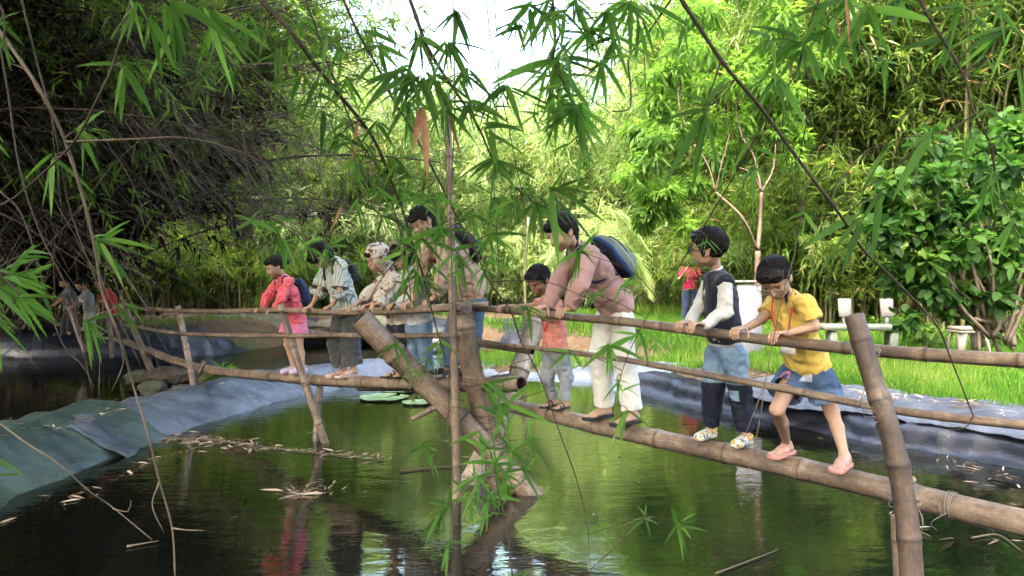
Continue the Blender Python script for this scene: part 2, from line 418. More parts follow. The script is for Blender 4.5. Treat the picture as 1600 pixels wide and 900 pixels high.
liner('pond_liner', [(-1.7,12.25),(-.6,12.6),(.4,12.5),(1.2,11.95),(1.8,11.1)],
      [(-1.1,-.2),(-.5,-.03),(0,.05),(.35,.12),(.8,.2),(1.3,.22),(1.8,.1),(2.3,-.1)], M['liner_sky'],
      'pale shiny liner sheet across the far end of the pond behind the children', seed=11, wr=.045)
liner('pond_liner', [(1.75,11.2),(2.1,10.4),(2.95,8.65),(3.65,7.6),(4.5,6.5),(6.1,4.3)],
      [(-.9,-.3),(-.5,-.12),(-.1,-.02),(.02,.04),(.07,.15),(.15,.215),(.26,.225),(.42,.22)], M['liner_black'],
      'black plastic liner rolled along the grassy right bank', seed=13, wr=.03)
liner('pond_liner', [(2.9,9.55),(3.5,8.55),(4.2,7.7),(5.1,6.6),(6.6,5.0)],
      [(-.42,.222),(-.1,.29),(.3,.35),(.55,.37)], M['liner_slate'],
      'blue grey liner flap lying on the right bank below the grass', seed=17, wr=.03)

liner('pond_liner', [(-13,15.5),(-8.7,15.5),(-6.4,16.0),(-5.5,18.6),(-1.5,19.2),(.6,17.9)],
      [(-.6,-.25),(-.1,-.03),(.1,.2),(.4,.42),(.8,.56)], M['liner_black'],
      'dark sheet lining the shaded far bank behind the left rails', seed=23, wr=.05)
# ------------------------------------------------------------------ the bamboo bridge
def bamboo(name, pts, r0, r1, mat, label=None, cat=None, group=None, node=.36, ns=18, hollow=(False, False), seed=0, parent=None, wob=.006, ringh=.1, off=.1):
    r_ = np.random.default_rng(seed+100)
    p = smooth_path(pts, .012 if r0 > .02 else .02); n = len(p)
    s = np.concatenate([[0], np.cumsum(np.linalg.norm(np.diff(p, axis=0), axis=1))]); L = s[-1]
    rad = r0+(r1-r0)*s/L
    nodes = []; x = off*node+r_.random()*node*.4
    while x < L-.03: nodes.append(x); x += node*(.85+.3*r_.random())
    var = np.full(n, .5); bmp = np.zeros(n)
    for q in nodes:
        d = (s-q)
        bmp += ringh*np.exp(-(d/(.16*r0+.004))**2)+.6*ringh*np.exp(-((d-.3*r0-.006)/(.14*r0+.003))**2)-.5*ringh*np.exp(-((d-.15*r0-.003)/(.06*r0+.002))**2)+.25*ringh*np.exp(-(d/(1.1*r0))**2)
        var = np.where(np.abs(d-.15*r0-.003) < .004+.06*r0, .1, var); var = np.where((d < -.006-.1*r0) & (d > -.035-.3*r0), .72, var)
    wv = np.stack([vnoise(np.stack([s*1.7+seed*3.1, s*0, s*0+k*9], 1)) for k in range(3)], 1)*wob
    p = p+wv
    rad = rad*(1+bmp+.02*vnoise(np.stack([s*3+seed, s*0, s*0], 1)))
    a, b = hollow
    P_, R_, V_ = list(p), list(rad), list(var)
    t0 = unit(p[0]-p[1]); t1 = unit(p[-1]-p[-2])
    if a:   # open cut end: lip, then the dark inside
        P_ = [p[0]-t0*.14, p[0]-t0*.001]+P_; R_ = [rad[0]*.8, rad[0]*.8]+R_; V_ = [0., .5]+V_
    if b:
        P_ = P_+[p[-1]-t1*.001, p[-1]-t1*.14]; R_ = R_+[rad[-1]*.8, rad[-1]*.8]; V_ = V_+[.5, 0.]
    # inner wall needs consistent frames: build pieces separately
    mb = MB()
    V, Q, T = tube(p, rad, ns, cap=not (a or b)); 
    vv = np.repeat(var, ns); vv = np.concatenate([vv, [.3, .3]]) if not (a or b) else vv
    aa = np.linspace(0, 2*np.pi, ns, endpoint=False); cc = np.stack([np.repeat(s+seed*3.7, ns), np.tile(np.cos(aa), n), np.tile(np.sin(aa), n)], 1)
    if len(V) > n*ns: cc = np.vstack([cc, cc[:1], cc[-1:]])
    mb.add(V, Q, T, var=vv, col=cc)
    for flag, e, t, rr in ((a, p[0], t0, rad[0]), (b, p[-1], t1, rad[-1])):
        if not (a or b): break
        if flag:
            pp = [e, e+t*.002, e-t*.02, e-t*.16]; r3 = [rr, rr*.8, rr*.78, rr*.78]; v3 = [.75, .9, .3, 0.]
            # lip ring + inner wall
            V, Q, T = tube([e-t*.16, e], [rr*.79, rr*.79], ns, cap=False); mb.add(V, Q[:, ::-1], var=np.repeat([0., .3], ns))
            Vo = tube([e-t*.01, e+t*.0005], [rr, rr], ns, cap=False)[0][ns:]; Vi = tube([e-t*.01, e+t*.0005], [rr*.79, rr*.79], ns, cap=False)[0][ns:]
            k = np.arange(ns); k2 = (k+1) % ns
            mb.add(np.vstack([Vo, Vi]), np.stack([k, k2, k2+ns, k+ns], 1), var=.85)
            Vd = np.vstack([tube([e-t*.15, e-t*.149], [rr*.79, rr*.79], ns, cap=False)[0][ns:], [e-t*.149]])
            mb.add(Vd, None, np.stack([k, k2, np.full(ns, ns)], 1), var=0.)
        else:
            V, Q, T = tube([e, e-t*.01], [rr, rr], ns, cap=True); mb.add(V[-2:], None, None)
            Vc = np.vstack([V[:ns], [e]]); k = np.arange(ns); mb.add(Vc, None, np.stack([k, (k+1) % ns, np.full(ns, ns)], 1), var=.3)
    o = mb.build(name, mat, parent, col=True)
    if parent is None: tag(o, label, cat, group)
    return o, p

LOGL = lambda px: 5.614/(1+1.067*(px-800)/FPX)
RAILL = lambda px: 5.176/(1+1.067*(px-800)/FPX)
LOGR = lambda px: 6.23/(1+1.217*(px-800)/FPX)
RAILR = lambda px: 5.78/(1+1.217*(px-800)/FPX)
def lp(f, px, py, dz=0): v = P(px, py, f(px)); v[2] += dz; return v

LR = .070
log_r = [lp(LOGR, 795, 633), lp(LOGR, 1000, 680), lp(LOGR, 1200, 722), lp(LOGR, 1350, 757), lp(LOGR, 1480, 790), lp(LOGR, 1640, 828)]
bamboo('bamboo_log', log_r, .058, .063, M['bam'], 'thick bamboo walking log under the girl in the yellow shirt, running to the right edge', 'bamboo log', 'walking logs of the bridge', node=.52, hollow=(True, False), seed=1, ns=26, off=.6)
log_l = [lp(LOGL, 60, 497), lp(LOGL, 190, 533), lp(LOGL, 300, 572), lp(LOGL, 440, 590), lp(LOGL, 600, 598), lp(LOGL, 720, 601), lp(LOGL, 814, 600)]
bamboo('bamboo_log', log_l, .047, .058, M['bam'], 'bamboo walking log under the girl in the pink shirt, open end by the posts', 'bamboo log', 'walking logs of the bridge', node=.5, hollow=(False, True), seed=2, ns=26)
bamboo('bamboo_log', [P(560, 604, 7.2), P(700, 604, 6.5), P(800, 590, 6.0)], .042, .045, M['bam_dark'], 'shorter bamboo piece lying behind the end of the left walking log', 'bamboo log', node=.5, hollow=(False, False), seed=21)

# rails
bamboo('bamboo_rail', [lp(RAILR, 738, 481), lp(RAILR, 1000, 506), lp(RAILR, 1200, 531), lp(RAILR, 1400, 551), lp(RAILR, 1650, 566)], .026, .031, M['bam'], 'upper bamboo handrail held by the boy in the dark vest, right of the crossed posts', 'bamboo rail', 'bamboo rails of the bridge', node=.38, seed=3, hollow=(True, False))
bamboo('bamboo_rail', [lp(RAILR, 742, 532), lp(RAILR, 960, 560), lp(RAILR, 1200, 604), lp(RAILR, 1400, 642), lp(RAILR, 1650, 672)], .017, .021, M['bam'], 'thinner lower bamboo rail crossing in front of the yellow-shirt girl', 'bamboo rail', 'bamboo rails of the bridge', node=.34, seed=4)
bamboo('bamboo_rail', [P(742, 536, 6.15), P(832, 549, 5.8)], .022, .026, M['bam_dark'], 'short cut bamboo rail end just right of the crossed posts', 'bamboo rail', 'bamboo rails of the bridge', node=.4, seed=5, hollow=(False, True))
bamboo('bamboo_rail', [lp(RAILL, 150, 474), lp(RAILL, 280, 486), lp(RAILL, 420, 485), lp(RAILL, 560, 489), lp(RAILL, 720, 481)], .03, .026, M['bam'], 'upper left bamboo handrail held by the girl in the pink shirt', 'bamboo rail', 'bamboo rails of the bridge', node=.42, seed=6)
bamboo('bamboo_rail', [P(520, 486, 6.9), P(640, 482, 6.3), P(764, 476, 5.9)], .02, .022, M['bam_pale'], 'paler second handrail tied on top near the crossed posts', 'bamboo rail', 'bamboo rails of the bridge', node=.4, seed=7, hollow=(False, True))
bamboo('bamboo_rail', [lp(RAILL, 195, 508), lp(RAILL, 285, 521), lp(RAILL, 400, 525), lp(RAILL, 560, 524), lp(RAILL, 715, 526)], .026, .022, M['bam'], 'lower left bamboo rail at the knees of the girl in pink shorts', 'bamboo rail', 'bamboo rails of the bridge', node=.4, seed=8)

# crossed supports in the middle
pA, _ = bamboo('bamboo_post', [P(562, 496, 5.55), P(700, 636, 5.74), P(846, 790, 5.79)], .086, .08, M['bam'], 'fattest leaning bamboo post with open round end, sloping down to the right', 'bamboo post', 'bamboo support posts', node=.62, hollow=(True, False), seed=9, ns=30, off=.4)
bamboo('bamboo_post', [P(721, 472, 5.85), P(733, 560, 5.85), P(752, 640, 5.9), P(772, 700, 5.95)], .076, .086, M['bam'], 'upright thick bamboo post with cut top standing behind the thin pole', 'bamboo post', 'bamboo support posts', node=.42, hollow=(True, False), seed=10, ns=26)
bamboo('bamboo_post', [P(838, 492, 6.75), P(806, 600, 6.5), P(768, 680, 6.3), P(718, 790, 6.0)], .08, .082, M['bam_pale'], 'pale leaning bamboo post behind the small boy, sloping down to the left', 'bamboo post', 'bamboo support posts', node=.5, hollow=(True, False), seed=11, ns=26)
bamboo('bamboo_post', [P(760, 660, 5.95), P(772, 740, 5.9), P(788, 800, 5.85)], .06, .06, M['bam_dark'], 'dark wet bamboo stub under the crossing going into the water', 'bamboo post', 'bamboo support posts', node=.5, seed=12)
bamboo('bamboo_pole', [P(699, 150, 5.6), P(702, 250, 5.55), P(706, 450, 5.57), P(711, 640, 5.6), P(713, 800, 5.62)], .024, .034, M['bam'], 'tall thin upright pole rising through the leaves in the middle', 'bamboo pole', node=.45, seed=13, ns=20)
# right leaning post
bamboo('bamboo_post', [P(1334, 494, 3.5), P(1362, 590, 3.42), P(1396, 700, 3.35), P(1418, 830, 3.3), P(1432, 1040, 3.25)], .043, .05, M['bam_dark'], 'dark leaning post at the right, in front of the rails', 'bamboo post', 'bamboo support posts', node=.3, hollow=(True, False), seed=14, ns=26)
bamboo('bamboo_post', [P(1402, 806, 3.6), P(1410, 1010, 3.6)], .03, .03, M['bam'], 'short thin stake beside the foot of the dark right post', 'bamboo post', 'bamboo support posts', node=.3, seed=15)
# left posts
bamboo('bamboo_post', [P(438, 476, RAILL(438)-.05), P(470, 580, 7.55), P(511, 700, 7.55)], .036, .038, M['bam'], 'slim post leaning left in front of the girl in pink shorts', 'bamboo post', 'bamboo support posts', node=.35, seed=16)
bamboo('bamboo_post', [P(500, 604, 7.75), P(492, 705, 7.6)], .034, .036, M['bam_dark'], 'short prop leaning against the foot of the slim post by the pink girl', 'bamboo post', 'bamboo support posts', node=.35, seed=17)
bamboo('bamboo_post', [P(277, 479, 9.75), P(290, 540, 9.7), P(304, 612, 9.6)], .038, .042, M['bam'], 'slim post standing by the rocks on the left bank', 'bamboo post', 'bamboo support posts', node=.35, seed=18)
bamboo('bamboo_post', [P(318, 565, 9.8), P(292, 615, 9.6)], .03, .03, M['bam_dark'], 'short brace at the foot of the post by the rocks', 'bamboo post', 'bamboo support posts', node=.35, seed=19)
bamboo('bamboo_post', [P(190, 470, 11.7), P(216, 530, 11.5), P(244, 600, 11.3)], .045, .045, M['bam_dark'], 'dark post leaning left just right of the person in red', 'bamboo post', 'bamboo support posts', node=.4, seed=20)
bamboo('bamboo_post', [P(104, 462, 14.0), P(122, 520, 13.8), P(134, 552, 13.6)], .05, .05, M['bam_dark'], 'dark post under the grey-shirted person at the far left', 'bamboo post', 'bamboo support posts', node=.4, seed=22)
bamboo('bamboo_post', [P(170, 486, 12.2), P(176, 560, 12.0)], .04, .04, M['bam_dark'], 'dark upright post below the person in red', 'bamboo post', 'bamboo support posts', node=.4, seed=23)

# rope and wire lashings: thin coils round the joints
M['wire'] = simple('rusty_wire', (.07, .05, .04), .6, .4, 60, .4)
M['rope'] = simple('pale_cord', (.27, .245, .21), .8, .2, 60, .3)
def lashing(c, ax, r, turns, width, mat, label, seed=0, wr=.002, ell=1.25):
    ax = unit(A(*ax)); u = unit(np.cross(ax, [.3, .2, 1.])); v = np.cross(ax, u)
    k = int(turns*22); t = np.linspace(0, turns*2*np.pi, k)
    r_ = np.random.default_rng(seed)
    w_ = np.interp(t, np.linspace(0, t[-1], turns*3), r_.normal(size=turns*3)*.25+np.linspace(-.5, .5, turns*3))*width
    rr = r*(1+.06*np.interp(t, np.linspace(0, t[-1], turns*4), r_.random(turns*4)))
    p = A(*c)+rr[:, None]*(np.cos(t)[:, None]*u*ell+np.sin(t)[:, None]*v)+w_[:, None]*ax
    e = p[-1]; tail = [e+unit(r_.normal(size=3))*.04*i+A(0, 0, -.02*i*i) for i in range(1, 4)]
    p = np.vstack([p, smooth_path([e]+tail, .02)[1:]])
    mb = MB(); V, Q, T = tube(p, wr, 5); mb.add(V, Q, T)
    return tag(mb.build('lashing', mat, attr=False), label, 'lashing', 'lashings on the bamboo joints')
def axl(a, b): return (b-a)
lashing(P(606, 540, 5.61), P(700, 636, 5.74)-P(562, 496, 5.55), .087, 4, .05, M['wire'], 'wire wound around the fattest leaning post where the rail crosses it', 1)
lashing(P(650, 585, 5.67), P(700, 636, 5.74)-P(562, 496, 5.55), .087, 3, .03, M['wire'], 'second wire winding lower on the fattest leaning post', 2)
lashing(P(702, 636, 5.73), (0, .1, 1), .105, 5, .2, M['wire'], 'loose wire where the fattest post meets the thin pole', 3)
lashing(P(722, 485, 5.85), (0, 0, 1), .08, 4, .06, M['wire'], 'wire around the cut top of the upright thick post', 4)
lashing(P(752, 655, 5.9), (.1, 0, 1), .1, 7, .16, M['wire'], 'tangled wire around the crossing of the thick posts', 5)
lashing(P(735, 595, 5.87), (.1, 0, 1), .083, 4, .05, M['wire'], 'wire around the upright thick post at the walking log', 6)
lashing(P(822, 545, 6.66), (-.3, -.2, -1), .083, 4, .04, M['wire'], 'wire around the pale post behind the small boy', 7)
lashing(P(1372, 640, 3.42), (.16, 0, -1), .06, 4, .03, M['rope'], 'pale cord tying the lower rail to the dark right post', 8, ell=1.1)
lashing(P(1352, 548, 3.5), (.16, 0, -1), .056, 3, .02, M['rope'], 'pale cord tying the handrail to the dark right post', 9, ell=1.1)
lashing(lp(LOGR, 1487, 790), lp(LOGR, 1640, 828)-lp(LOGR, 1400, 770), .064, 4, .04, M['rope'], 'pale cord wound on the walking log at the far right', 10, ell=1)
lashing(P(1412, 775, 3.4), (.1, 0, -1), .06, 5, .08, M['rope'], 'pale cord where the dark right post meets the walking log', 11, ell=1.1)
lashing(P(441, 488, 7.6), (.2, 0, -1), .045, 4, .03, M['wire'], 'wire on the slim post by the girl in pink', 12)
lashing(P(283, 522, 9.7), (.2, 0, -1), .05, 3, .03, M['wire'], 'wire on the post by the rocks', 13)
lashing(P(472, 598, 7.55), (.3, 0, -1), .045, 4, .03, M['wire'], 'wire where the slim leaning post meets the left walking log', 14)
# cut branch stubs on the posts
for i, (a, b, r, txt) in enumerate([((1376, 606, 3.38), (1388, 612, 3.36), .014, 'cut knot stub on the dark right post beside the lower rail'),
        ((694, 630, 5.72), (642, 656, 5.6), .024, 'broken side branch sticking left from the fattest leaning post'),
        ((1405, 752, 3.4), (1428, 750, 3.42), .022, 'short peg through the dark right post above the walking log')]):
    bamboo('branch_stub', [P(*a), P(*b)], r, r*.75, M['bam'], txt, 'branch stub', node=.3, seed=40+i, ns=12)
# ------------------------------------------------------------------ vegetation
def link_part(name, me_obj_maker, parent): return me_obj_maker
def copy_thing(src, loc, rz, sc, label=None):
    r = src.copy(); C.objects.link(r); r.location = loc; r.rotation_euler = (0, 0, rz); r.scale = sc
    for ch in src.children:
        c = ch.copy(); C.objects.link(c); c.parent = r
    if label: r['label'] = label
    return r
def culm_paths(n, H, spread, lean, bias=(0, 0), k=14, r_=None):
    """(n,k,3) arching culms"""
    r_ = r_ or rng
    a = r_.random(n)*2*np.pi; rr = spread*np.sqrt(r_.random(n))
    b = np.stack([rr*np.cos(a), rr*np.sin(a), np.zeros(n)], 1)
    d = np.stack([np.cos(a), np.sin(a)], 1)*(lean*(.4+.9*r_.random(n)))[:, None]+np.array(bias)
    h = H*(.65+.4*r_.random(n)); t = np.linspace(0, 1, k)
    p = np.zeros((n, k, 3))
    hor = (t**2.1)[None, :, None]*d[:, None]*h[:, None, None]
    p[..., :2] = b[:, None, :2]+hor
    p[..., 2] = h[:, None]*(np.sin(t*np.pi*.5)**.95-.28*np.linalg.norm(d, axis=1)[:, None]*t**4)[:, :] if False else h[:, None]*(t[None]-.42*np.minimum(1.2, np.linalg.norm(d, axis=1))[:, None]*t[None]**3.2)
    return p
def sample_paths(paths, n, t0, t1, r_):
    i = r_.integers(0, len(paths), n); t = t0+(t1-t0)*r_.random(n)**.8
    k = paths.shape[1]-1; f = t*k; j = np.minimum(f.astype(int), k-1); f = f-j
    a = paths[i, j]; b = paths[i, j+1]
    return a+(b-a)*f[:, None], unit(b-a), t
def bamboo_foliage(mb, paths, nb, nl, blen, llen, lwid, r_, t0=.3, t1=1., var=(0, 1), down=.5):
    pos, tan, t = sample_paths(paths, nb, t0, t1, r_)
    d = unit(r_.normal(size=(nb, 3))*A(1, 1, .55)+.5*tan)
    bl = blen*(.35+.9*r_.random(nb))
    u = np.sort(r_.random((nb, nl)), 1)
    pp = pos[:, None]+d[:, None]*(bl[:, None]*u)[..., None]
    pp[..., 2] -= .38*bl[:, None]*u**2
    pp += r_.normal(size=pp.shape)*.03
    dd = unit(d[:, None]*.6+r_.normal(size=(nb, nl, 3))*.6+A(0, 0, -down))
    nn = r_.normal(size=(nb, nl, 3))*.6+A(0, 0, 1.)
    L = llen*(.55+.8*r_.random((nb, nl))); W = lwid*(.7+.6*r_.random((nb, nl)))
    V, Q, m = leaves(pp.reshape(-1, 3), dd.reshape(-1, 3), nn.reshape(-1, 3), L.ravel(), W.ravel(), 1, droop=.1)
    bv = np.clip(r_.random(nb)*.75+r_.normal(size=nb)*.1+.1, 0, 1)
    vv = np.clip(bv[:, None]+r_.normal(size=(nb, nl))*.14, var[0], var[1])
    mb.add(V, Q, var=np.repeat(vv.ravel(), m))
    return pos, d, bl
def culm_mesh(mb, paths, r0, ns=5, var=None, r_=None):
    r_ = r_ or rng
    for p in paths:
        rr = r0*(.7+.5*r_.random())*np.linspace(1, .22, len(p)); v = .35+.4*r_.random() if var is None else var
        V, Q, T = tube(p, rr, ns, cap=False); mb.add(V, Q, var=v)

M['culm'] = bamboo_mat('live_culm', (.06, .075, .03), (.13, .14, .06), (.24, .2, .12), scale=.5)
M['culm_dry'] = bamboo_mat('dry_culm', (.09, .06, .035), (.2, .145, .09), (.33, .26, .17), scale=.6)

def make_clump(seed, H, nc, nb, nl, leafm, spread=1.0, lean=.45, t0=.25, llen=.24, lwid=.032, blen=.9, label='', group='', skirt=0):
    r_ = np.random.default_rng(seed)
    root = empty('bamboo_clump', (0, 0, 0), 0, label, 'bamboo', group)
    ps = culm_paths(nc, H, spread, lean, r_=r_)
    mb = MB(); culm_mesh(mb, ps, .045, 5, r_=r_)
    s = mb.build('stem', M['culm'], root)
    mb = MB(); bamboo_foliage(mb, ps, nb, nl, blen, llen, lwid, r_, t0=t0)
    if skirt:   # low sprays around the foot
        lo = culm_paths(24, H*.42, spread*1.5, .9, r_=r_)
        bamboo_foliage(mb, lo, skirt, nl, blen*.8, llen, lwid, r_, t0=.15)
    f = mb.build('foliage', leafm, root)
    if seed % 2:
        dr = culm_paths(22, H*.4, spread*1.2, .35, r_=r_); dr[:, :, 2] = np.maximum(dr[:, :, 2], 0)
        mb = MB(); culm_mesh(mb, dr, .022, 4, r_=r_); mb.build('dry_stem', M['culm_dry'], root)
    return root
GB = 'bamboo clumps around the pond'
protoA = make_clump(11, 9.0, 34, 2600, 13, M['leaf_bam'], 1.1, .42, .12, group=GB, skirt=500, label='x')
protoB = make_clump(12, 8.0, 26, 2600, 13, M['leaf_pale'], 1.3, .5, .1, llen=.25, group=GB, skirt=900, label='x')
protoC = make_clump(13, 9.5, 60, 2600, 13, M['leaf_bam'], 1.2, .34, .2, group=GB, label='x', skirt=700)   # stem-rich thicket at the right
clumps = []
def put(proto, px, py, Y, s, rz, label, sz=None):
    v = P(px, py, Y); z = float(ground_h([v[0]], [v[1]])[0])
    clumps.append((proto, (v[0], Y, z-.05), rz, (s, s, s*(sz or 1)), label))
# middle: the bright pale hedge (lower, sky above it)
mid = [(480,24,.98,B_:=0),(560,26,.86,0),(635,25,.8,0),(700,27,.82,0),(770,25,.74,0),(840,27,.8,0),(905,25,.76,0),(975,27,.86,0),(1040,25,.92,0)]
mlab = ['at the left end of the pale hedge','second from the left in the pale hedge','behind the floral hood','behind the tall woman','behind the upright post, in the middle of the hedge','behind the small boy','above the woman with the backpack','right of the backpack woman, under the open sky','at the right end of the pale hedge']
for (px, Y, s, _), lb in zip(mid, mlab): put(protoB, px, 480, Y, s*1.32, px*.7, 'pale sunlit bamboo clump '+lb, 1.0)
for px, Y, s, lb in [(590,31,1.05,'tall bamboo behind the pale hedge on the left of the sky gap'),(460,29,1.25,'tall bamboo rising behind the pale hedge at its left end'),(1110,28,1.25,'tall pale bamboo behind the red-shirted woman'),(1190,25,1.35,'tall pale bamboo above the boy in the dark vest')]:
    put(protoB, px, 480, Y, s, px*.3, lb)
# right: green thickets with culms
for px, Y, s, pr, lb in [(1120,20,.85,'A','leafy bamboo clump behind the woman in red'),(1205,18.5,.95,'C','stemmy bamboo thicket behind the white board'),(1270,17.5,1.0,'C','stemmy bamboo thicket left of the stone bench'),
        (1345,17,1.1,'C','stemmy bamboo thicket right behind the stone bench'),(1420,16.5,1.15,'C','stemmy bamboo thicket between bench and stool'),(1500,16,1.15,'C','stemmy bamboo thicket behind the plastic stool'),(1590,16,1.2,'C','stemmy bamboo thicket at the right edge'),
        (1250,20.5,1.35,'B','pale bamboo filling in behind the white board'),(1375,20,1.35,'B','pale bamboo filling in behind the bench backs'),(1500,19.5,1.35,'B','pale bamboo filling in behind the stool thicket'),(1310,22,1.5,'B','tall pale bamboo high behind the bench'),(1430,22,1.6,'A','tall green bamboo high at the upper right'),(1560,21,1.6,'A','tall green bamboo at the upper right corner'),(1700,17,1.3,'A','green bamboo clump beyond the right edge')]:
    put({'A': protoA, 'B': protoB, 'C': protoC}[pr], px, 490, Y, s, px*.9, lb)
# left: darker greens across the far pond
for px, Y, s, pr, lb in [(420,20.5,.85,'A','green bamboo clump on the far bank above the pink girl'),(340,21,.9,'A','green bamboo clump on the far bank behind the left rail'),(255,21,.95,'A','green bamboo clump seen under the dark overhang'),
        (160,20,1.0,'A','green bamboo clump behind the far-left people'),(50,20,1.1,'A','green bamboo clump at the left edge of the far bank'),(510,22.5,.85,'A','green bamboo clump behind the striped shirt'),
        (-80,19,1.2,'A','green bamboo clump beyond the left edge'),(330,27,1.5,'A','tall bamboo rising far behind the left pond'),(200,27,1.5,'A','tall bamboo far behind the far-left people')]:
    put({'A': protoA, 'B': protoB, 'C': protoC}[pr], px, 490, Y, s, px*.9, lb)
used = set()
for pr, loc, rz, sc, lb in clumps:
    if pr.name not in used:
        used.add(pr.name); pr.location = loc; pr.rotation_euler = (0, 0, rz); pr.scale = sc; pr['label'] = lb
    else: copy_thing(pr, loc, rz, sc, lb)

# the wood behind everything, so that no horizon shows between the clumps
r_ = np.random.default_rng(77); mb = MB(); n = 90000
a = np.linspace(-1, 1, n)*1.05+r_.normal(size=n)*.01; rad = 36+6*r_.random(n)
hh = 6.0+3*fbm(np.stack([a*9, a*0, a*0], 1), 3)+np.where(np.abs(a+.02) < .16, -1.5, 7)
pos = np.stack([np.sin(a)*rad, np.cos(a)*rad, .4+hh*r_.random(n)], 1)
V, Q, m_ = leaves(pos, rnd_unit(n)+A(0, 0, -.4), rnd_unit(n), .75, .28, 1); mb.add(V, Q, var=np.repeat(r_.random(n)*.9, 4))
tag(mb.build('distant_wood', M['leaf_pale']), 'hazy green wood closing off the background', 'wood', kind='stuff')

# --- dark overhanging bamboo mass at the left: dead brown culms and twigs inside, packed with leaves coloured as shade, green leaves only on its outer skin
def overhang(seed, base, tip, nc, label, nb=520, dead=2300, spread=(1.2, 1.3, .9), leafvar=(0, .8)):
    r_ = np.random.default_rng(seed)
    root = empty('overhanging_bamboo', base, 0, label, 'bamboo', 'dark overhanging bamboo on the left bank')
    ps = np.zeros((nc, 16, 3)); t = np.linspace(0, 1, 16)[:, None]
    for i in range(nc):
        b = A(*base)+r_.normal(size=3)*A(.5, .5, 0); e = A(*tip)+r_.normal(size=3)*A(*spread)
        top = (b+e)/2+A(0, 0, 2.0+.9*r_.random())+r_.normal(size=3)*A(.5, .8, .5)
        ps[i] = (1-t)**2*b+2*t*(1-t)*top+t*t*e
    mb = MB(); culm_mesh(mb, ps, .035, 5, var=.25, r_=r_); mb.build('stem', M['bam_dark'], root)
    # dead twigs
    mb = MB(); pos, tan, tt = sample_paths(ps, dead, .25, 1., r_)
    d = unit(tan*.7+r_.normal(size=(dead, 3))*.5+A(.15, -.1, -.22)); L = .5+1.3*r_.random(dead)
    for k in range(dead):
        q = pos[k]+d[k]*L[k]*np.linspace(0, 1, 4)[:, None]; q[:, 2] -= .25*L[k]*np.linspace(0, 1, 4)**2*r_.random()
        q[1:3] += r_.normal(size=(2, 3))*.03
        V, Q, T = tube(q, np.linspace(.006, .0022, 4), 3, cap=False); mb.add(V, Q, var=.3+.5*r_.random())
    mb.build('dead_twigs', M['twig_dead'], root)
    # packed leaves, near black: the inner shade of the mass put into their colour
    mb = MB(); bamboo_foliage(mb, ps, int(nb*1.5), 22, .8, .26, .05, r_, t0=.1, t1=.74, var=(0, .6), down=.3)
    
    if seed != 36: mb.build('shade_leaves', M['leaf_shade'], root)
    up = ps.copy(); up[:, :, 2] += .5
    mb = MB(); bamboo_foliage(mb, up, nb, 16, .8, .22, .03, r_, t0=.45, t1=1., var=leafvar)
    mb.build('foliage', M['leaf_bam'], root)
    return root
overhang(31, (-10.8, 15.5, .6), (-3.9, 11.2, 4.3), 56, 'dark overhanging bamboo mass with bare dead twigs, nearest the tip over the far-left people')
overhang(32, (-10.0, 10.0, .5), (-4.9, 9.0, 3.6), 40, 'dark overhanging bamboo mass at the left edge, closest to the camera')
overhang(33, (-11.5, 17.0, .6), (-4.6, 13.2, 5.0), 56, 'dark overhanging bamboo mass reaching highest at the upper left')
overhang(34, (-9.0, 8.0, .5), (-4.8, 7.4, 4.9), 34, 'dark bamboo limb hanging in the top left corner')
overhang(35, (-12.5, 12.0, .6), (-8.0, 10.2, 4.6), 50, 'dark bamboo mass behind the bright leaves at the left edge', dead=800)

overhang(36, (-12.5, 16.0, .6), (-3.0, 10.6, 5.6), 26, 'leafy green bamboo arch at the upper left with sunlit fine leaves', nb=1500, dead=300, spread=(1.0, 1.3, .7), leafvar=(.2, .9))

# --- the tall bamboo the foreground twigs hang from: it shades the bridge from above
def canopy(seed, base, tip, nc, label):
    r_ = np.random.default_rng(seed)
    root = empty('shading_bamboo', base, 0, label, 'bamboo', 'tall bamboo arching over the camera')
    ps = np.zeros((nc, 16, 3)); t = np.linspace(0, 1, 16)[:, None]
    for i in range(nc):
        b = A(*base)+r_.normal(size=3)*A(.7, .7, 0); e = A(*tip)+r_.normal(size=3)*A(1.7, 1.7, .4)
        top = (b+e)/2+A(0, 0, 4.0+1.5*r_.random())+r_.normal(size=3)*A(.6, .6, .6)
        ps[i] = (1-t)**2*b+2*t*(1-t)*top+t*t*e
    mb = MB(); culm_mesh(mb, ps, .04, 5, r_=r_); mb.build('stem', M['culm'], root)
    mb = MB(); bamboo_foliage(mb, ps, 3000, 14, 1.3, .28, .05, r_, t0=.3, t1=1.); mb.build('foliage', M['leaf_bam'], root)
    return root
cp = canopy(51, (-7.5, -3.5, .4), (-3.4, 5.6, 6.9), 24, 'tall bamboo arching overhead from the left behind the camera')
canopy(52, (-1.5, -4.5, .4), (0, 5.4, 6.9), 24, 'tall bamboo arching straight overhead from behind the camera')
copy_thing(cp, (-.5, -8.0, .4), R(-14), (1, 1, 1), 'tall bamboo standing far behind the camera')
copy_thing(cp, (-11.5, -.5, .4), R(-6), (1, 1, 1.05), 'tall bamboo arching over the left pond')
copy_thing(cp, (-4.5, -6.5, .4), R(0), (1, 1, 1.1), 'tall bamboo arching over the left bank from behind')

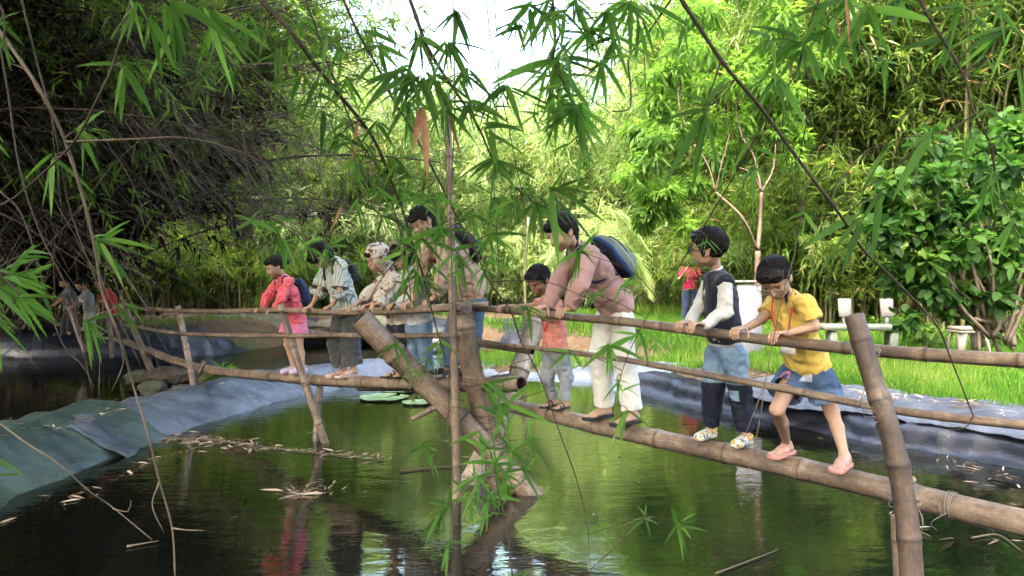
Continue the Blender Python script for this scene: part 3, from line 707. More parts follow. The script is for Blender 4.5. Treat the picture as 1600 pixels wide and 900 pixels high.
# --- grass on the banks
def grass_patch(n, xr, yr, seed, hmin, hmax, keep, wid=.009):
    r_ = np.random.default_rng(seed)
    x = xr[0]+(xr[1]-xr[0])*r_.random(n); y = yr[0]+(yr[1]-yr[0])*r_.random(n)**1.0
    p = np.stack([x, y], 1); d = np.minimum(poly_sd(p, NEAR), poly_sd(p, FAR))
    nz = fbm(np.stack([x*.8, y*.8, x*0], 1), 3)
    k = (d > keep+.25*nz) & (nz > -.26+.1*r_.normal(size=n)); x, y = x[k], y[k]; nz = nz[k]
    z = ground_h(x, y)-.01; n = len(x)
    dr = np.stack([r_.normal(size=n)*.28, r_.normal(size=n)*.28, np.ones(n)], 1)
    sc = 1+.05*y
    V, Q, m_ = leaves(np.stack([x, y, z], 1), dr, np.stack([r_.normal(size=n), r_.normal(size=n), np.zeros(n)], 1), (hmin+(hmax-hmin)*r_.random(n))*(1+nz), wid*sc, 1, droop=.12)
    return V, Q, np.repeat(np.clip(.45+nz*.9+.2*r_.normal(size=n), 0, 1), 4)
mb = MB()
for a_ in [(80000, (1.6, 8.5), (4.6, 12.5), 61, .07, .21, .95), (60000, (-1.5, 9.5), (12.5, 20), 62, .12, .3, .2), (9000, (-9, -1), (14, 24), 63, .06, .16, .8), (16000, (2.5, 14), (18, 26), 64, .2, .4, .5)]:
    V, Q, v = grass_patch(*a_); mb.add(V, Q, var=v)
tag(mb.build('grass', M['grass']), 'bright green grass covering the right bank', 'grass', kind='stuff')

# --- broadleaf trees
def blob_leaves(mb, centers, radii, n, llen, lwid, r_, segs=2, prof=None, down=.35, hollow=.55, var=(0., 1.)):
    i = r_.integers(0, len(centers), n)
    v = unit(r_.normal(size=(n, 3))); rr = hollow+(1-hollow)*r_.random(n)
    pos = centers[i]+v*(radii[i]*rr)[:, None]*A(1, 1, .8)
    d = unit(v*.8+r_.normal(size=(n, 3))*.5+A(0, 0, -down)); nn = v*.8+A(0, 0, .9)+r_.normal(size=(n, 3))*.45
    bv = r_.random(len(centers))*.5
    V, Q, m_ = leaves(pos, d, nn, llen*(.6+.6*r_.random(n)), lwid*(.7+.5*r_.random(n)), segs, droop=.15, prof=prof)
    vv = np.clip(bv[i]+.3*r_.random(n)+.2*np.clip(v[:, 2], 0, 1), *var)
    mb.add(V, Q, var=np.repeat(vv, m_))
def limb(mb, a, b, r0, r1, r_, bend=.12):
    m_ = (a+b)/2+r_.normal(size=3)*bend*np.linalg.norm(b-a)
    V, Q, T = tube(smooth_path([a, m_, b], .12), 0.02, 8)
    pth = smooth_path([a, m_, b], .12); V, Q, T = tube(pth, np.linspace(r0, r1, len(pth)), 9); mb.add(V, Q, T)
M['bark_pink'] = simple('pinkish_bark', (.14, .1, .074), .8, .2, 9, .35, 40, .4)
M['bark_grey'] = simple('grey_bark', (.16, .13, .1), .85, .2, 9, .35, 40, .4)
# mango-like tree in the middle right
root = empty('leafy_tree', (P(1178, 470, 13.5)[0], 13.5, .5), 0, 'slender tree with pinkish forked trunk behind the boy in the dark vest', 'tree')
r_ = np.random.default_rng(81); mb = MB(); Yt = 13.5
b0 = P(1180, 500, Yt); fork = P(1184, 392, Yt)
limb(mb, b0, fork, .06, .05, r_, .03)
for a_, b_, r0, r1 in [((1184,392),(1190,300),.06,.045), ((1190,300),(1212,225),.03,.02), ((1190,300),(1160,215),.035,.025), ((1184,392),(1118,300),.045,.03), ((1118,300),(1085,225),.03,.02), ((1160,215),(1165,120),.025,.018), ((1085,225),(1060,120),.02,.015), ((1190,300),(1155,262),.02,.015), ((1118,300),(1140,210),.02,.012), ((1212,225),(1225,150),.018,.012)]:
    limb(mb, P(*a_, Yt), P(*b_, Yt), r0*.62, r1*.62, r_, .09)
mb.build('trunk', M['bark_pink'], root)
cs = []; rs = []
for px, py, dy, rr in [(1010,170,0,.55),(1050,110,.3,.6),(1100,70,0,.7),(1160,60,.4,.7),(1215,80,0,.6),(1030,240,-.2,.5),(1075,180,.2,.6),(1120,150,-.3,.6),(1170,140,.3,.6),(1225,150,0,.5),(1020,305,0,.42),(1060,270,.3,.45),(1090,20,0,.7),(1160,0,.3,.8),(1040,20,.5,.6),(1225,20,0,.7),(1000,330,.3,.3),(1045,340,0,.3),(1210,210,.3,.4),(1150,200,.3,.4),(1100,230,.4,.4),(1240,225,.2,.3),(990,220,.2,.35)]:
    for j in range(3):
        cs.append(P(px, py, Yt+dy)+r_.normal(size=3)*rr*.5); rs.append(rr*.5)
mb = MB(); blob_leaves(mb, np.array(cs), np.array(rs), 11000, .2, .055, r_, 2, down=.6, hollow=.2); mb.build('crown', M['leaf_mango'], root)
# round-leaved glossy tree at the right
root = empty('broadleaf_shrub', (4.9, 9.6, .4), 0, 'glossy round-leaved shrub at the right edge above the plastic stool', 'shrub')
mb = MB(); r_ = np.random.default_rng(82)
base = P(1560, 530, 9.8)
cs = []; rs = []
for px, py, dy, rr in [(1420,300,0,.3),(1460,270,.2,.35),(1510,285,-.2,.35),(1560,260,0,.4),(1600,240,.2,.45),(1400,360,0,.3),(1445,340,.1,.35),(1500,350,-.2,.35),(1550,330,.2,.4),(1600,320,0,.4),(1420,410,.2,.32),(1470,400,-.1,.35),(1530,400,.1,.35),(1590,390,-.2,.4),(1440,455,.1,.3),(1490,450,.1,.3),(1550,455,0,.3),(1600,450,.2,.35),(1640,300,0,.5),(1640,400,0,.5),(1580,300,-.4,.3),(1395,310,.1,.22)]:
    c_ = P(px, py, 9.8+dy)
    limb(mb, base+r_.normal(size=3)*.12, c_, .03, .01, r_, .12)
    for j in range(3): cs.append(c_+r_.normal(size=3)*rr*.5); rs.append(rr*.6)
mb.build('trunk', M['bark_grey'], root)
oval = lambda t: np.clip(np.sin(np.pi*t**.85)**.55, 0, 1)
mb = MB(); blob_leaves(mb, np.array(cs), np.array(rs), 3600, .17, .1, r_, 4, prof=oval, down=.15, hollow=.3); mb.build('crown', M['leaf_broad'], root)
# low undergrowth plants between bench and shrub
gu = 'leafy undergrowth plants on the right bank'
for i, (px, py, Y, s, lb) in enumerate([(1440,520,12.6,.5,'low leafy plant beside the stone bench'),(1560,515,12.4,.6,'low leafy plant right of the plastic stool'),(1590,500,13.5,.7,'low leafy plant at the right edge behind the stool'),(1400,500,14.5,.6,'low leafy plant behind the stone bench'),(1240,500,13.5,.6,'low leafy plant behind the girl in yellow'),(350,600,10.6,.3,'small fern-like plant growing by the rocks'),(258,612,10.4,.2,'tiny plant in front of the rock pile')]):
    v = P(px, py, Y); v[2] = float(ground_h([v[0]], [v[1]])[0])
    root = empty('leafy_plant', v, 0, lb, 'plant', gu); r_ = np.random.default_rng(90+i)
    mb = MB(); cs = v+A(0, 0, s*.45)+r_.normal(size=(8, 3))*s*.35*A(1, 1, .5); mb2 = MB()
    blob_leaves(mb, cs, np.full(8, s*.3), 420, .16, .045, r_, 2, hollow=.1); mb.build('foliage', M['leaf_mango'], root)
    for c_ in cs: limb(mb2, v, c_, .008, .004, r_)
    mb2.build('stem', M['bark_grey'], root)

# coconut palm fronds and pale trunk behind the small boy
root = empty('coconut_palm', P(835, 480, 17.5), 0, 'young coconut palm with arching fronds behind the small boy', 'palm')
r_ = np.random.default_rng(95); ctr = P(925, 440, 17.5)
for i, (px, py, dy, px1, py1) in enumerate([(915,350,0,880,330),(960,330,.5,1010,370),(940,320,-.3,955,315),(890,360,.6,850,400),(985,400,.3,1010,440),(900,330,.4,868,345),(950,350,1.,1000,400)]):
    pth = smooth_path([ctr+A(0, 0, -.4), P((px+925)/2, py+30, 17.5+dy), P(px, py, 17.5+dy), P(px1, py1+20, 17.5+dy)], .06); n = len(pth)
    mb = MB(); V, Q, T = tube(pth, np.linspace(.03, .008, n), 5); mb.add(V, Q, T, var=.9)
    t = unit(np.gradient(pth, axis=0)); sd_ = unit(np.cross(t, A(0, .3, 1)))
    for sg in (-1, 1):
        k = np.arange(int(n*.2), n)
        V, Q, m_ = leaves(pth[k], sd_[k]*sg+t[k]*.7+A(0, 0, -.35), A(0, -.6, 1)+0*pth[k], .7*np.sin(np.pi*(.15+.8*(k/n)))+.12, .035, 1, droop=.25)
        mb.add(V, Q, var=np.repeat(.5+.4*r_.random(len(k)), m_))
    mb.build('frond', M['leaf_pale'], root)
mb = MB(); V, Q, T = tube(smooth_path([P(822, 500, 17.5), P(820, 420, 17.5), P(826, 340, 17.5)], .2), .035, 8); mb.add(V, Q, T, var=.5); mb.build('trunk', M['culm'], root)

# rocks at the left bank
def rock(px, py, Y, s, seed, lab, mat, name='rock', sq=(1, .8, .6)):
    import bmesh
    bm = bmesh.new(); bmesh.ops.create_icosphere(bm, subdivisions=4, radius=1)
    V = np.array([v.co[:] for v in bm.verts]); F = np.array([[v.index for v in f.verts] for f in bm.faces]); bm.free()
    n_ = fbm(V*1.1+seed*7, 3); V = V*(1+.55*n_[:, None]+.16*fbm(V*4+seed, 3)[:, None])*s*A(*sq)
    c_ = P(px, py, Y); mb = MB(); mb.add(V+c_, None, F); tag(mb.build(name, mat, attr=False), lab, 'rock', 'rocks on the left bank')
M['rock'] = simple('mossy_rock', (.09, .095, .07), .9, .2, 5, .6, 18, .6, bdist=.03)
M['rock_b'] = simple('brown_rock', (.085, .07, .052), .9, .2, 6, .6, 14, .8, bdist=.04)
rock(262, 588, 10.9, .24, 1, 'large flat brown rock at the foot of the post', M['rock_b'], sq=(1.3, .8, .6))
rock(240, 608, 10.6, .2, 2, 'grey boulder left of the brown rock', M['rock'])
rock(285, 612, 10.3, .17, 3, 'rounded grey rock right below the brown rock', M['rock'])
rock(312, 618, 10.1, .14, 4, 'small rock near the tarpaulin', M['rock'])
rock(335, 590, 10.8, .22, 5, 'mossy rock right of the post', M['rock'], sq=(1.2, .8, .8))
rock(222, 590, 11.3, .22, 6, 'dark rock at the left end of the pile', M['rock'])
rock(125, 655, 8.0, .13, 7, 'pale rock peeking over the green tarpaulin', M['bam_pale'], sq=(1.3, .7, .5))
for i, (px, py, Y, s) in enumerate([(560,508,19.2,.5),(480,515,18.9,.45),(400,512,19.,.6),(330,505,19.3,.6),(620,520,18.6,.4)]):
    rock(px, py, Y, s, 20+i, ['dark rock on the far bank behind the striped shirt','dark rock on the far bank between the two girls','long rock on the far bank left of the pink girl','brown rock on the far bank behind the left rail','dark rock on the far bank behind the floral hood'][i], M['rock_b'] if i % 2 else M['rock'], sq=(2.2, .9, .5))
# ------------------------------------------------------------------ people: signed-distance figures meshed with surface nets
class SDF:
    def __init__(s, lo, hi, h):
        s.h = h; s.lo = np.asarray(lo, float)-4*h; s.n = np.maximum(4, np.ceil((np.asarray(hi)-s.lo)/h+4).astype(int))
        s.F = np.full(s.n, .5, np.float32)
    def _sl(s, lo, hi):
        a = np.clip(np.floor((lo-s.lo)/s.h).astype(int), 0, s.n); b = np.clip(np.ceil((hi-s.lo)/s.h).astype(int)+1, 0, s.n)
        return a, b
    def _pts(s, a, b):
        ax = [(s.lo[i]+s.h*np.arange(a[i], b[i])).astype(np.float32) for i in range(3)]
        return ax[0][:, None, None], ax[1][None, :, None], ax[2][None, None, :]
    def _put(s, a, b, d, k, op):
        F = s.F[a[0]:b[0], a[1]:b[1], a[2]:b[2]]
        if op == 'add':
            if k > 0:
                hh = np.clip(.5+.5*(F-d)/k, 0, 1); F[...] = F+(d-F)*hh-k*hh*(1-hh)
            else: np.minimum(F, d, out=F)
        elif op == 'sub':
            d = -d
            if k > 0:
                hh = np.clip(.5-.5*(F-d)/k, 0, 1); F[...] = F+(d-F)*hh+k*hh*(1-hh)
            else: np.maximum(F, d, out=F)
    def cone(s, p, q, r1, r2, k=.02, op='add', flat=None, fs=1.):
        p = np.asarray(p, float); q = np.asarray(q, float); m = max(r1, r2)*max(1, fs)+k+3*s.h
        a, b = s._sl(np.minimum(p, q)-m, np.maximum(p, q)+m)
        if (b <= a).any(): return
        x, y, z = s._pts(a, b); d = [x-p[0], y-p[1], z-p[2]]; v = q-p; vv = v@v+1e-12
        if flat is not None:
            f = unit(flat); w_ = d[0]*f[0]+d[1]*f[1]+d[2]*f[2]; g = (1-1/fs)
            t0 = np.clip((d[0]*v[0]+d[1]*v[1]+d[2]*v[2])/vv, 0, 1)
            e = [d[i]-t0*v[i] for i in range(3)]; w_ = e[0]*f[0]+e[1]*f[1]+e[2]*f[2]
            e = [e[i]-g*w_*f[i] for i in range(3)]
            L = np.sqrt(e[0]**2+e[1]**2+e[2]**2); D = L-(r1+(r2-r1)*t0)
        else:
            t0 = np.clip((d[0]*v[0]+d[1]*v[1]+d[2]*v[2])/vv, 0, 1)
            D = np.sqrt((d[0]-t0*v[0])**2+(d[1]-t0*v[1])**2+(d[2]-t0*v[2])**2)-(r1+(r2-r1)*t0)
        s._put(a, b, D.astype(np.float32), k, op)
    def ell(s, c, axes, r, k=.02, op='add'):
        c = np.asarray(c, float); r = np.asarray(r, float); m = r.max()+k+3*s.h
        a, b = s._sl(c-m, c+m)
        if (b <= a).any(): return
        x, y, z = s._pts(a, b); d = [x-c[0], y-c[1], z-c[2]]
        k0 = 0; k1 = 0
        for i in range(3):
            w_ = d[0]*axes[i][0]+d[1]*axes[i][1]+d[2]*axes[i][2]; k0 = k0+(w_/r[i])**2; k1 = k1+(w_/r[i]**2)**2
        k0 = np.sqrt(k0); D = k0*(k0-1)/(np.sqrt(k1)+1e-6); D = np.where(k0 < .2, -r.min(), D)
        s._put(a, b, D.astype(np.float32), k, op)
    def cut(s, p, n, k=0):
        """remove everything on the +n side of the plane"""
        n = unit(n); x, y, z = s._pts([0, 0, 0], s.n)
        d = (x-p[0])*n[0]+(y-p[1])*n[1]+(z-p[2])*n[2]
        np.maximum(s.F, d, out=s.F)
    def mesh(s):
        F = s.F; S = F < 0
        n = s.n
        c = [S[i:n[0]-1+i, j:n[1]-1+j, k:n[2]-1+k] for i in (0, 1) for j in (0, 1) for k in (0, 1)]
        sm = sum(q.astype(np.int8) for q in c); act = (sm > 0) & (sm < 8)
        idx = np.argwhere(act)
        if len(idx) == 0: return np.zeros((0, 3)), np.zeros((0, 4), int)
        ids = np.full(act.shape, -1, np.int32); ids[tuple(idx.T)] = np.arange(len(idx))
        acc = np.zeros((len(idx), 3)); cnt = np.zeros(len(idx))
        offs = [(i, j, k) for i in (0, 1) for j in (0, 1) for k in (0, 1)]
        val = {o: F[idx[:, 0]+o[0], idx[:, 1]+o[1], idx[:, 2]+o[2]] for o in offs}
        for o in offs:
            for ax in range(3):
                if o[ax]: continue
                q = list(o); q[ax] = 1; q = tuple(q); f0, f1 = val[o], val[q]; m = (f0 < 0) != (f1 < 0)
                t = np.where(m, f0/(f0-f1+1e-12), 0)
                pt = np.array(o, float)[None]+np.zeros((len(idx), 3)); pt[:, ax] += t
                acc += pt*m[:, None]; cnt += m
        V = s.lo+s.h*(idx+acc/cnt[:, None])
        Q = []
        for ax in range(3):
            sl0 = [slice(1, -1)]*3; sl0[ax] = slice(0, -1)
            A0 = S[tuple(sl0)]; sl1 = list(sl0); sl1[ax] = slice(1, None); A1 = S[tuple(sl1)]
            m = np.argwhere(A0 != A1); off = np.array([1, 1, 1]); off[ax] = 0; g = m+off
            u, v = [(1, 2), (2, 0), (0, 1)][ax]
            def at(du, dv):
                h_ = g.copy(); h_[:, u] -= du; h_[:, v] -= dv; return ids[h_[:, 0], h_[:, 1], h_[:, 2]]
            q = np.stack([at(0, 0), at(1, 0), at(1, 1), at(0, 1)], 1)
            ins = S[g[:, 0], g[:, 1], g[:, 2]]
            q[~ins] = q[~ins][:, ::-1]; Q.append(q)
        Q = np.concatenate(Q); Q = Q[(Q >= 0).all(1)]
        return V, Q
def sdf_obj(name, s, mat, parent, wr=0, wf=14, wdir=None, colfn=None, seed=0, vfn=None, relax=1):
    V, Q = s.mesh()
    if len(V) < 4: return None
    # normals for wrinkles
    n = np.zeros_like(V); a = V[Q[:, 2]]-V[Q[:, 0]]; b = V[Q[:, 3]]-V[Q[:, 1]]; fn = np.cross(a, b)
    for i in range(4): np.add.at(n, Q[:, i], fn)
    n = unit(n)
    for _ in range(relax):
        acc = np.zeros_like(V); c = np.zeros(len(V))
        for i in range(4):
            for j in (1, 3): np.add.at(acc, Q[:, i], V[Q[:, (i+j) % 4]]); np.add.at(c, Q[:, i], 1)
        V = .5*V+.5*acc/c[:, None]
    if wr:
        p = V*wf
        if wdir is not None:
            w_ = unit(wdir); al = (V@w_)[:, None]*w_; p = (V-al)*wf*.55+al*wf*1.6
        d = fbm(p+seed*5.1, 3)*.7; d = d-1.3*np.abs(fbm(p*1.1+seed*3.3+40+.5*d[:, None], 2))+.15
        V = V+n*(d*wr)[:, None]
    mb = MB(); mb.add(V, Q, var=(vfn(V) if vfn else .5), col=(colfn(V, n) if colfn else None))
    return mb.build(name, mat, parent, col=colfn is not None)

# materials for cloth, skin, hair
def cloth(name, col, weave=700, rough=.85, amp=.06, sheen=.2, stripes=None, spots=None):
    m, nt, out = newmat(name); co = objco(nt); n1 = noise(nt, co, 6, 4); n2 = noise(nt, co, weave*.35, 2)
    c = mix(nt, tuple(x*(1-amp) for x in col), tuple(min(1, x*(1+amp)) for x in col), n1)
    if stripes:
        c2, sc, rot = stripes
        mp = N(nt, 'ShaderNodeMapping'); mp.inputs['Rotation'].default_value = rot; nt.links.new(co, mp.inputs[0])
        wv = N(nt, 'ShaderNodeTexWave'); wv.inputs['Scale'].default_value = sc; wv.inputs['Distortion'].default_value = .6; nt.links.new(mp.outputs[0], wv.inputs[0])
        rr = ramp(nt, wv.outputs['Fac'], [(.7, (0, 0, 0)), (.85, (1, 1, 1))]); c = mix(nt, c, c2, rr.outputs[0])
    if spots:
        for (c2, sc, th, sd_) in spots:
            mp = N(nt, 'ShaderNodeMapping'); mp.inputs['Location'].default_value = (sd_, sd_*.7, sd_*.3); nt.links.new(co, mp.inputs[0])
            nn = noise(nt, mp.outputs[0], sc, 3, .6, 1.2); rr = ramp(nt, nn, [(th, (0, 0, 0)), (th+.02, (1, 1, 1))]); c = mix(nt, c, c2, rr.outputs[0])
    princ(nt, out, c, rough, .25, bump(nt, n2, .25, .0015), sheen=sheen); return m
def colmat(name, rough=.8, spec=.3, bscale=250, bstr=.25):
    m, nt, out = newmat(name); co = objco(nt); a = attr(nt, 'Col'); n1 = noise(nt, co, 22, 5, .7)
    r = ramp(nt, n1, [(.3, (.78, .78, .78)), (.7, (1.18, 1.18, 1.18))])
    c = mix(nt, a.outputs['Color'], r.outputs[0], .7, 'MULTIPLY')
    princ(nt, out, c, rough, spec, bump(nt, noise(nt, co, bscale, 2), bstr, .0015)); return m
def skin(name, col):
    m, nt, out = newmat(name); co = objco(nt); n1 = noise(nt, co, 18, 4); n2 = noise(nt, co, 160, 3)
    c = mix(nt, tuple(x*.86 for x in col), tuple(min(1, x*1.1) for x in col), n1)
    princ(nt, out, c, .5, .4, bump(nt, n2, .12, .001), sss=.12); return m
def hairmat():
    m, nt, out = newmat('black_hair'); co = objco(nt, (1, 1, .18)); n1 = noise(nt, co, 130, 3, .6)
    c = mix(nt, (.004, .0035, .0035), (.016, .012, .01), n1)
    princ(nt, out, c, .5, .22, bump(nt, n1, .7, .004)); return m
M['skin'] = skin('skin', (.5, .31, .215)); M['skin_tan'] = skin('skin_tan', (.4, .235, .155)); M['hair'] = hairmat()
M['col'] = colmat('printed_cloth'); M['colshoe'] = colmat('moulded_shoe', .5, .4, 60, .05)
M['eye'] = simple('eye_dark', (.01, .008, .007), .2, .6)

def person(label, n, spec, depth, H, hh, look, J, clothes, sk='skin', hair='short', h=.0045, rail=None, glasses=False, mode='px', feet=None, name='person', log=None, lrad=.066):
    """J: joint -> (px, py, s) photo pixel and sideways offset s (m, + = the figure's left), or 3-D points when mode == 'w'"""
    n = unit(A(*n, 0)); l = A(-n[1], n[0], 0); px_seed = H*1000+hh*777
    if l[1] > 0 and False: l = -l
    bp = J['pelvis']; B0 = P(bp[0], bp[1], depth)
    def solve(j):
        px, py, s_ = j; k_ = (px-800)/FPX
        f = (k_*(B0[1]+s_*l[1])-B0[0]-s_*l[0])/(n[0]-k_*n[1])
        q = B0+f*n+s_*l; return P(px, py, q[1])
    W = {k_: (solve(v) if mode == 'px' else A(*v)) for k_, v in J.items()}
    base = A(B0[0], B0[1], min(v[2] for v in W.values()))
    if mode == 'w': base = A(W['pelvis'][0], W['pelvis'][1], W['ankL'][2]-.05)
    root = empty(name, base, 0, label, 'person')
    S = H/1.6; th = spec.get('thick', 1.)
    g = S*th
    pel, ch, nk = W['pelvis'], W['chest'], W['neck']
    lat = unit((W['shL']-W['shR'])*.6+(W['hipL']-W['hipR'])*.4+l*.05)
    hc = W['head']; lf = unit(look); up = unit(unit(hc-nk)*.75+A(0, 0, .6)); up = unit(up-lf*(up@lf)); rt = np.cross(lf, up)
    if log is not None:      # stand the feet on top of the log
        lp_ = smooth_path(log, .02)
        for q in 'LR':
            an = W['ank'+q]; i = int(np.argmin(((lp_[:, :2]-an[:2])**2).sum(1))); d_ = unit(A(*((W['toe'+q]-an)[:2]), 0)); zs = lp_[i, 2]+lrad+.004
            an2 = A(*(lp_[i, :2]-d_[:2]*.045*(H/1.6)), zs+.068*(H/1.6)); W['ank'+q] = an2; W['toe'+q] = A(*(an2[:2]+d_[:2]*.12), zs+(.008 if q else 0))
    base[2] = min(W['ankL'][2], W['ankR'][2])-.06*H/1.6; root.location = tuple(base)
    allp = np.array(list(W.values())); lo = allp.min(0)-.2*max(S, .6); hi = allp.max(0)+.2*max(S, .6)
    def torso(F, infl, k=.03, upto=1.):
        wst = pel*.55+ch*.45
        F.cone(pel, wst, .085*g+infl, .08*g+infl, k, flat=lat, fs=1.35)
        F.cone(wst, ch, .08*g+infl, .09*g+infl, k, flat=lat, fs=1.33)
        sc = (W['shL']+W['shR'])/2
        F.cone(ch, sc*.6+nk*.4, .09*g+infl, .06*g+infl, k, flat=lat, fs=1.4)
        F.cone(W['shL'], W['shR'], .042*g+infl, .042*g+infl, k)
    def arm(F, sd_, infl, t=1., k=.015, upper=True):
        a_, b_, c_ = W['sh'+sd_], W['el'+sd_], W['wr'+sd_]
        F.cone(a_, b_, .043*g+infl, .034*g+infl, k)
        if t > .5: F.cone(b_, b_+(c_-b_)*min(1, (t-.5)*2), .034*g+infl, (.034-.011*(t-.5)*2)*g+infl, k)
    def leg(F, sd_, infl, k=.015, t=1., fl=0):
        a_, b_, c_ = W['hip'+sd_], W['kn'+sd_], W['ank'+sd_]
        F.cone(a_, b_, .075*g+infl, .05*g+infl+fl*.4, k)
        mid = b_*.65+c_*.35-n*.012*S
        if t > .5:
            F.cone(b_, mid, .047*g+infl+fl*.4, .046*g+infl+fl*.6, k)
            F.cone(mid, mid+(c_-mid)*min(1, (t-.5)*2), .046*g+infl+fl*.6, .029*g+infl+fl, k)
    # ---- body
    F = SDF(lo, hi, h)
    torso(F, -.004)
    F.cone(nk-unit(hc-nk)*.01, hc-up*hh*.15-lf*hh*.1, .043*g, .04*g, .02)
    for sd_ in 'LR':
        arm(F, sd_, 0); leg(F, sd_, 0)
    # head
    F.ell(hc+up*.1*hh-lf*.03*hh, (rt, lf, up), A(.36, .43, .39)*hh, .01)
    F.ell(hc-up*.18*hh+lf*.1*hh, (rt, lf, up), A(.29, .31, .3)*hh, .02)
    F.ell(hc-up*.4*hh+lf*.26*hh, (rt, lf, up), A(.11, .1, .09)*hh, .02)
    F.ell(hc-up*.1*hh+lf*.2*hh+rt*.14*hh, (rt, lf, up), A(.13, .14, .13)*hh, .02); F.ell(hc-up*.1*hh+lf*.2*hh-rt*.14*hh, (rt, lf, up), A(.13, .14, .13)*hh, .02)
    for q in (-1, 1): F.ell(hc+up*.02*hh+lf*.4*hh+rt*q*.155*hh, (rt, lf, up), A(.075, .06, .05)*hh, .012, 'sub')
    F.cone(hc+up*.06*hh+lf*.36*hh, hc-up*.12*hh+lf*.44*hh, .03*hh, .055*hh, .012)
    F.ell(hc-up*.25*hh+lf*.385*hh, (rt, lf, up), A(.1, .05, .03)*hh, .006); F.ell(hc-up*.295*hh+lf*.375*hh, (rt, lf, up), A(.085, .05, .028)*hh, .004)
    for q in (-1, 1):
        F.ell(hc-up*.04*hh-lf*.02*hh+rt*q*.355*hh, (rt, unit(lf*.9+up*.3), up), A(.04, .085, .135)*hh, .006)
    # hands
    for sd_ in 'LR':
        wr_, el_ = W['wr'+sd_], W['el'+sd_]; gr = W.get('gr'+sd_); fd = unit(wr_-el_); sg = 1 if sd_ == 'L' else -1
        fr = .0078*S*1.05; sp = .0195*S
        if gr is not None and rail is not None:
            ax, rr = rail; ax = unit(ax); out_ = unit(np.cross(ax, A(0, 0, 1)));
            if out_@n < 0: out_ = -out_
            upv = unit(np.cross(out_, ax));  upv = upv if upv[2] > 0 else -upv
            if ax@l < 0: ax = -ax
            kb = gr+(rr+fr*1.5)*(math.cos(-.5)*upv+math.sin(-.5)*out_)
            for i in range(4):
                o_ = ax*(i-1.5)*sp
                F.cone(wr_, kb+o_, .019*S, .0105*S, .008)
                pts = [gr+o_+(rr+fr)*(math.cos(a_)*upv+math.sin(a_)*out_) for a_ in ((-.45, .5, 1.3, 2.0), (-.45, .55, 1.4, 2.2), (-.45, .5, 1.35, 2.1), (-.4, .4, 1.1, 1.7))[i if sg > 0 else 3-i]]
                for a_, b_, r1, r2 in zip(pts, pts[1:], (1.1, 1., .95), (1., .95, .85)): F.cone(a_, b_, fr*r1, fr*r2, .003)
            tb = wr_*.5+kb*.5-ax*sg*.012*S
            t1 = gr-ax*sg*sp*2.4+(rr+fr)*(math.cos(-1.1)*upv+math.sin(-1.1)*out_); t2 = gr-ax*sg*sp*2.5+(rr+fr)*(math.cos(-2.)*upv+math.sin(-2.)*out_)
            F.cone(tb, t1, fr*1.4, fr*1.15, .006); F.cone(t1, t2, fr*1.15, fr*.95, .003)
        else:
            s1 = unit(np.cross(fd, up)); pm = wr_+fd*.05*S
            for i in range(4):
                o_ = s1*(i-1.5)*sp*.9; kb = wr_+fd*.075*S+o_
                F.cone(wr_, kb, .017*S, .0105*S, .008)
                m1 = kb+fd*.028*S-up*.008*S; m2 = m1+fd*.02*S-up*.018*S
                F.cone(kb, m1, fr*1.05, fr, .003); F.cone(m1, m2, fr, fr*.85, .003)
            F.cone(wr_+fd*.02*S, pm+s1*sg*.04*S, fr*1.3, fr, .006); F.cone(pm+s1*sg*.04*S, pm+s1*sg*.045*S+fd*.025*S, fr, fr*.85, .003)
    # feet
    fdir = {}
    for sd_ in 'LR':
        an = W['ank'+sd_]; toe = W.get('toe'+sd_)
        d_ = unit(A(*((toe-an)[:2]), 0)) if toe is not None else n
        fl = .135*S*1.05*spec.get('foot', 1.); zs = (toe[2] if toe is not None else an[2]-.06*S); fdir[sd_] = (d_, zs)
        sole = A(an[0], an[1], zs); s1 = np.cross(d_, A(0, 0, 1))
        F.cone(an, sole-d_*.025*S+A(0, 0, .026*S), .031*g, .027*S, .02)
        F.cone(an-A(0, 0, .01*S), sole+d_*fl*.8+A(0, 0, .02*S), .029*S, .02*S, .02, flat=s1, fs=1.25)
        F.cone(sole-d_*.025*S+A(0, 0, .025*S), sole+d_*fl*.85+A(0, 0, .018*S), .024*S, .018*S, .015, flat=s1, fs=1.6)
        for i in range(5):
            o_ = s1*(i-2)*.0165*S*(1 if sd_ == 'L' else -1); L_ = (.2, .17, .14, .1, .06)[i]*.2*S+.02*S
            q0 = sole+d_*fl*.9+o_+A(0, 0, .014*S); F.cone(q0, q0+d_*L_-A(0, 0, .003), .0095*S*(1.25 if i == 0 else .95), .008*S*(1.25 if i == 0 else .9), .004)
    body = sdf_obj('body', F, M[sk], root)
    # eyes
    for q in (-1, 1):
        mb = MB(); c_ = hc+up*.015*hh+lf*.355*hh+rt*q*.15*hh
        th_ = np.linspace(0, np.pi, 9); r0 = .036*hh
        pts = np.array([c_+lf*r0*math.cos(a_) for a_ in th_]); V, Q, T = tube(pts, np.maximum(1e-4, r0*.8*np.sin(th_)), 10, cap=True); mb.add(V, Q, T)
        mb.build('eye', M['eye'], root, attr=False)
    # ---- hair
    if hair:
        F = SDF(hc-hh*1.6, hc+hh*1.4, max(h*.8, .0035))
        F.ell(hc+up*.12*hh-lf*.05*hh, (rt, lf, up), A(.385, .455, .42)*hh, 0)
        F.cut(hc+up*.17*hh+lf*.22*hh, unit(lf*.9-up*.7))            # clear the face
        F.cut(hc-up*.16*hh, unit(-up*.95+lf*.35))
        if hair in ('short', 'crop'):
            F.ell(hc+up*.3*hh+lf*.2*hh, (rt, lf, up), A(.29, .2, .16)*hh, .03)
            for q in (-1, 1): F.ell(hc+up*.02*hh+rt*q*.34*hh+lf*.05*hh, (rt, lf, up), A(.05, .1, .16)*hh, .02)
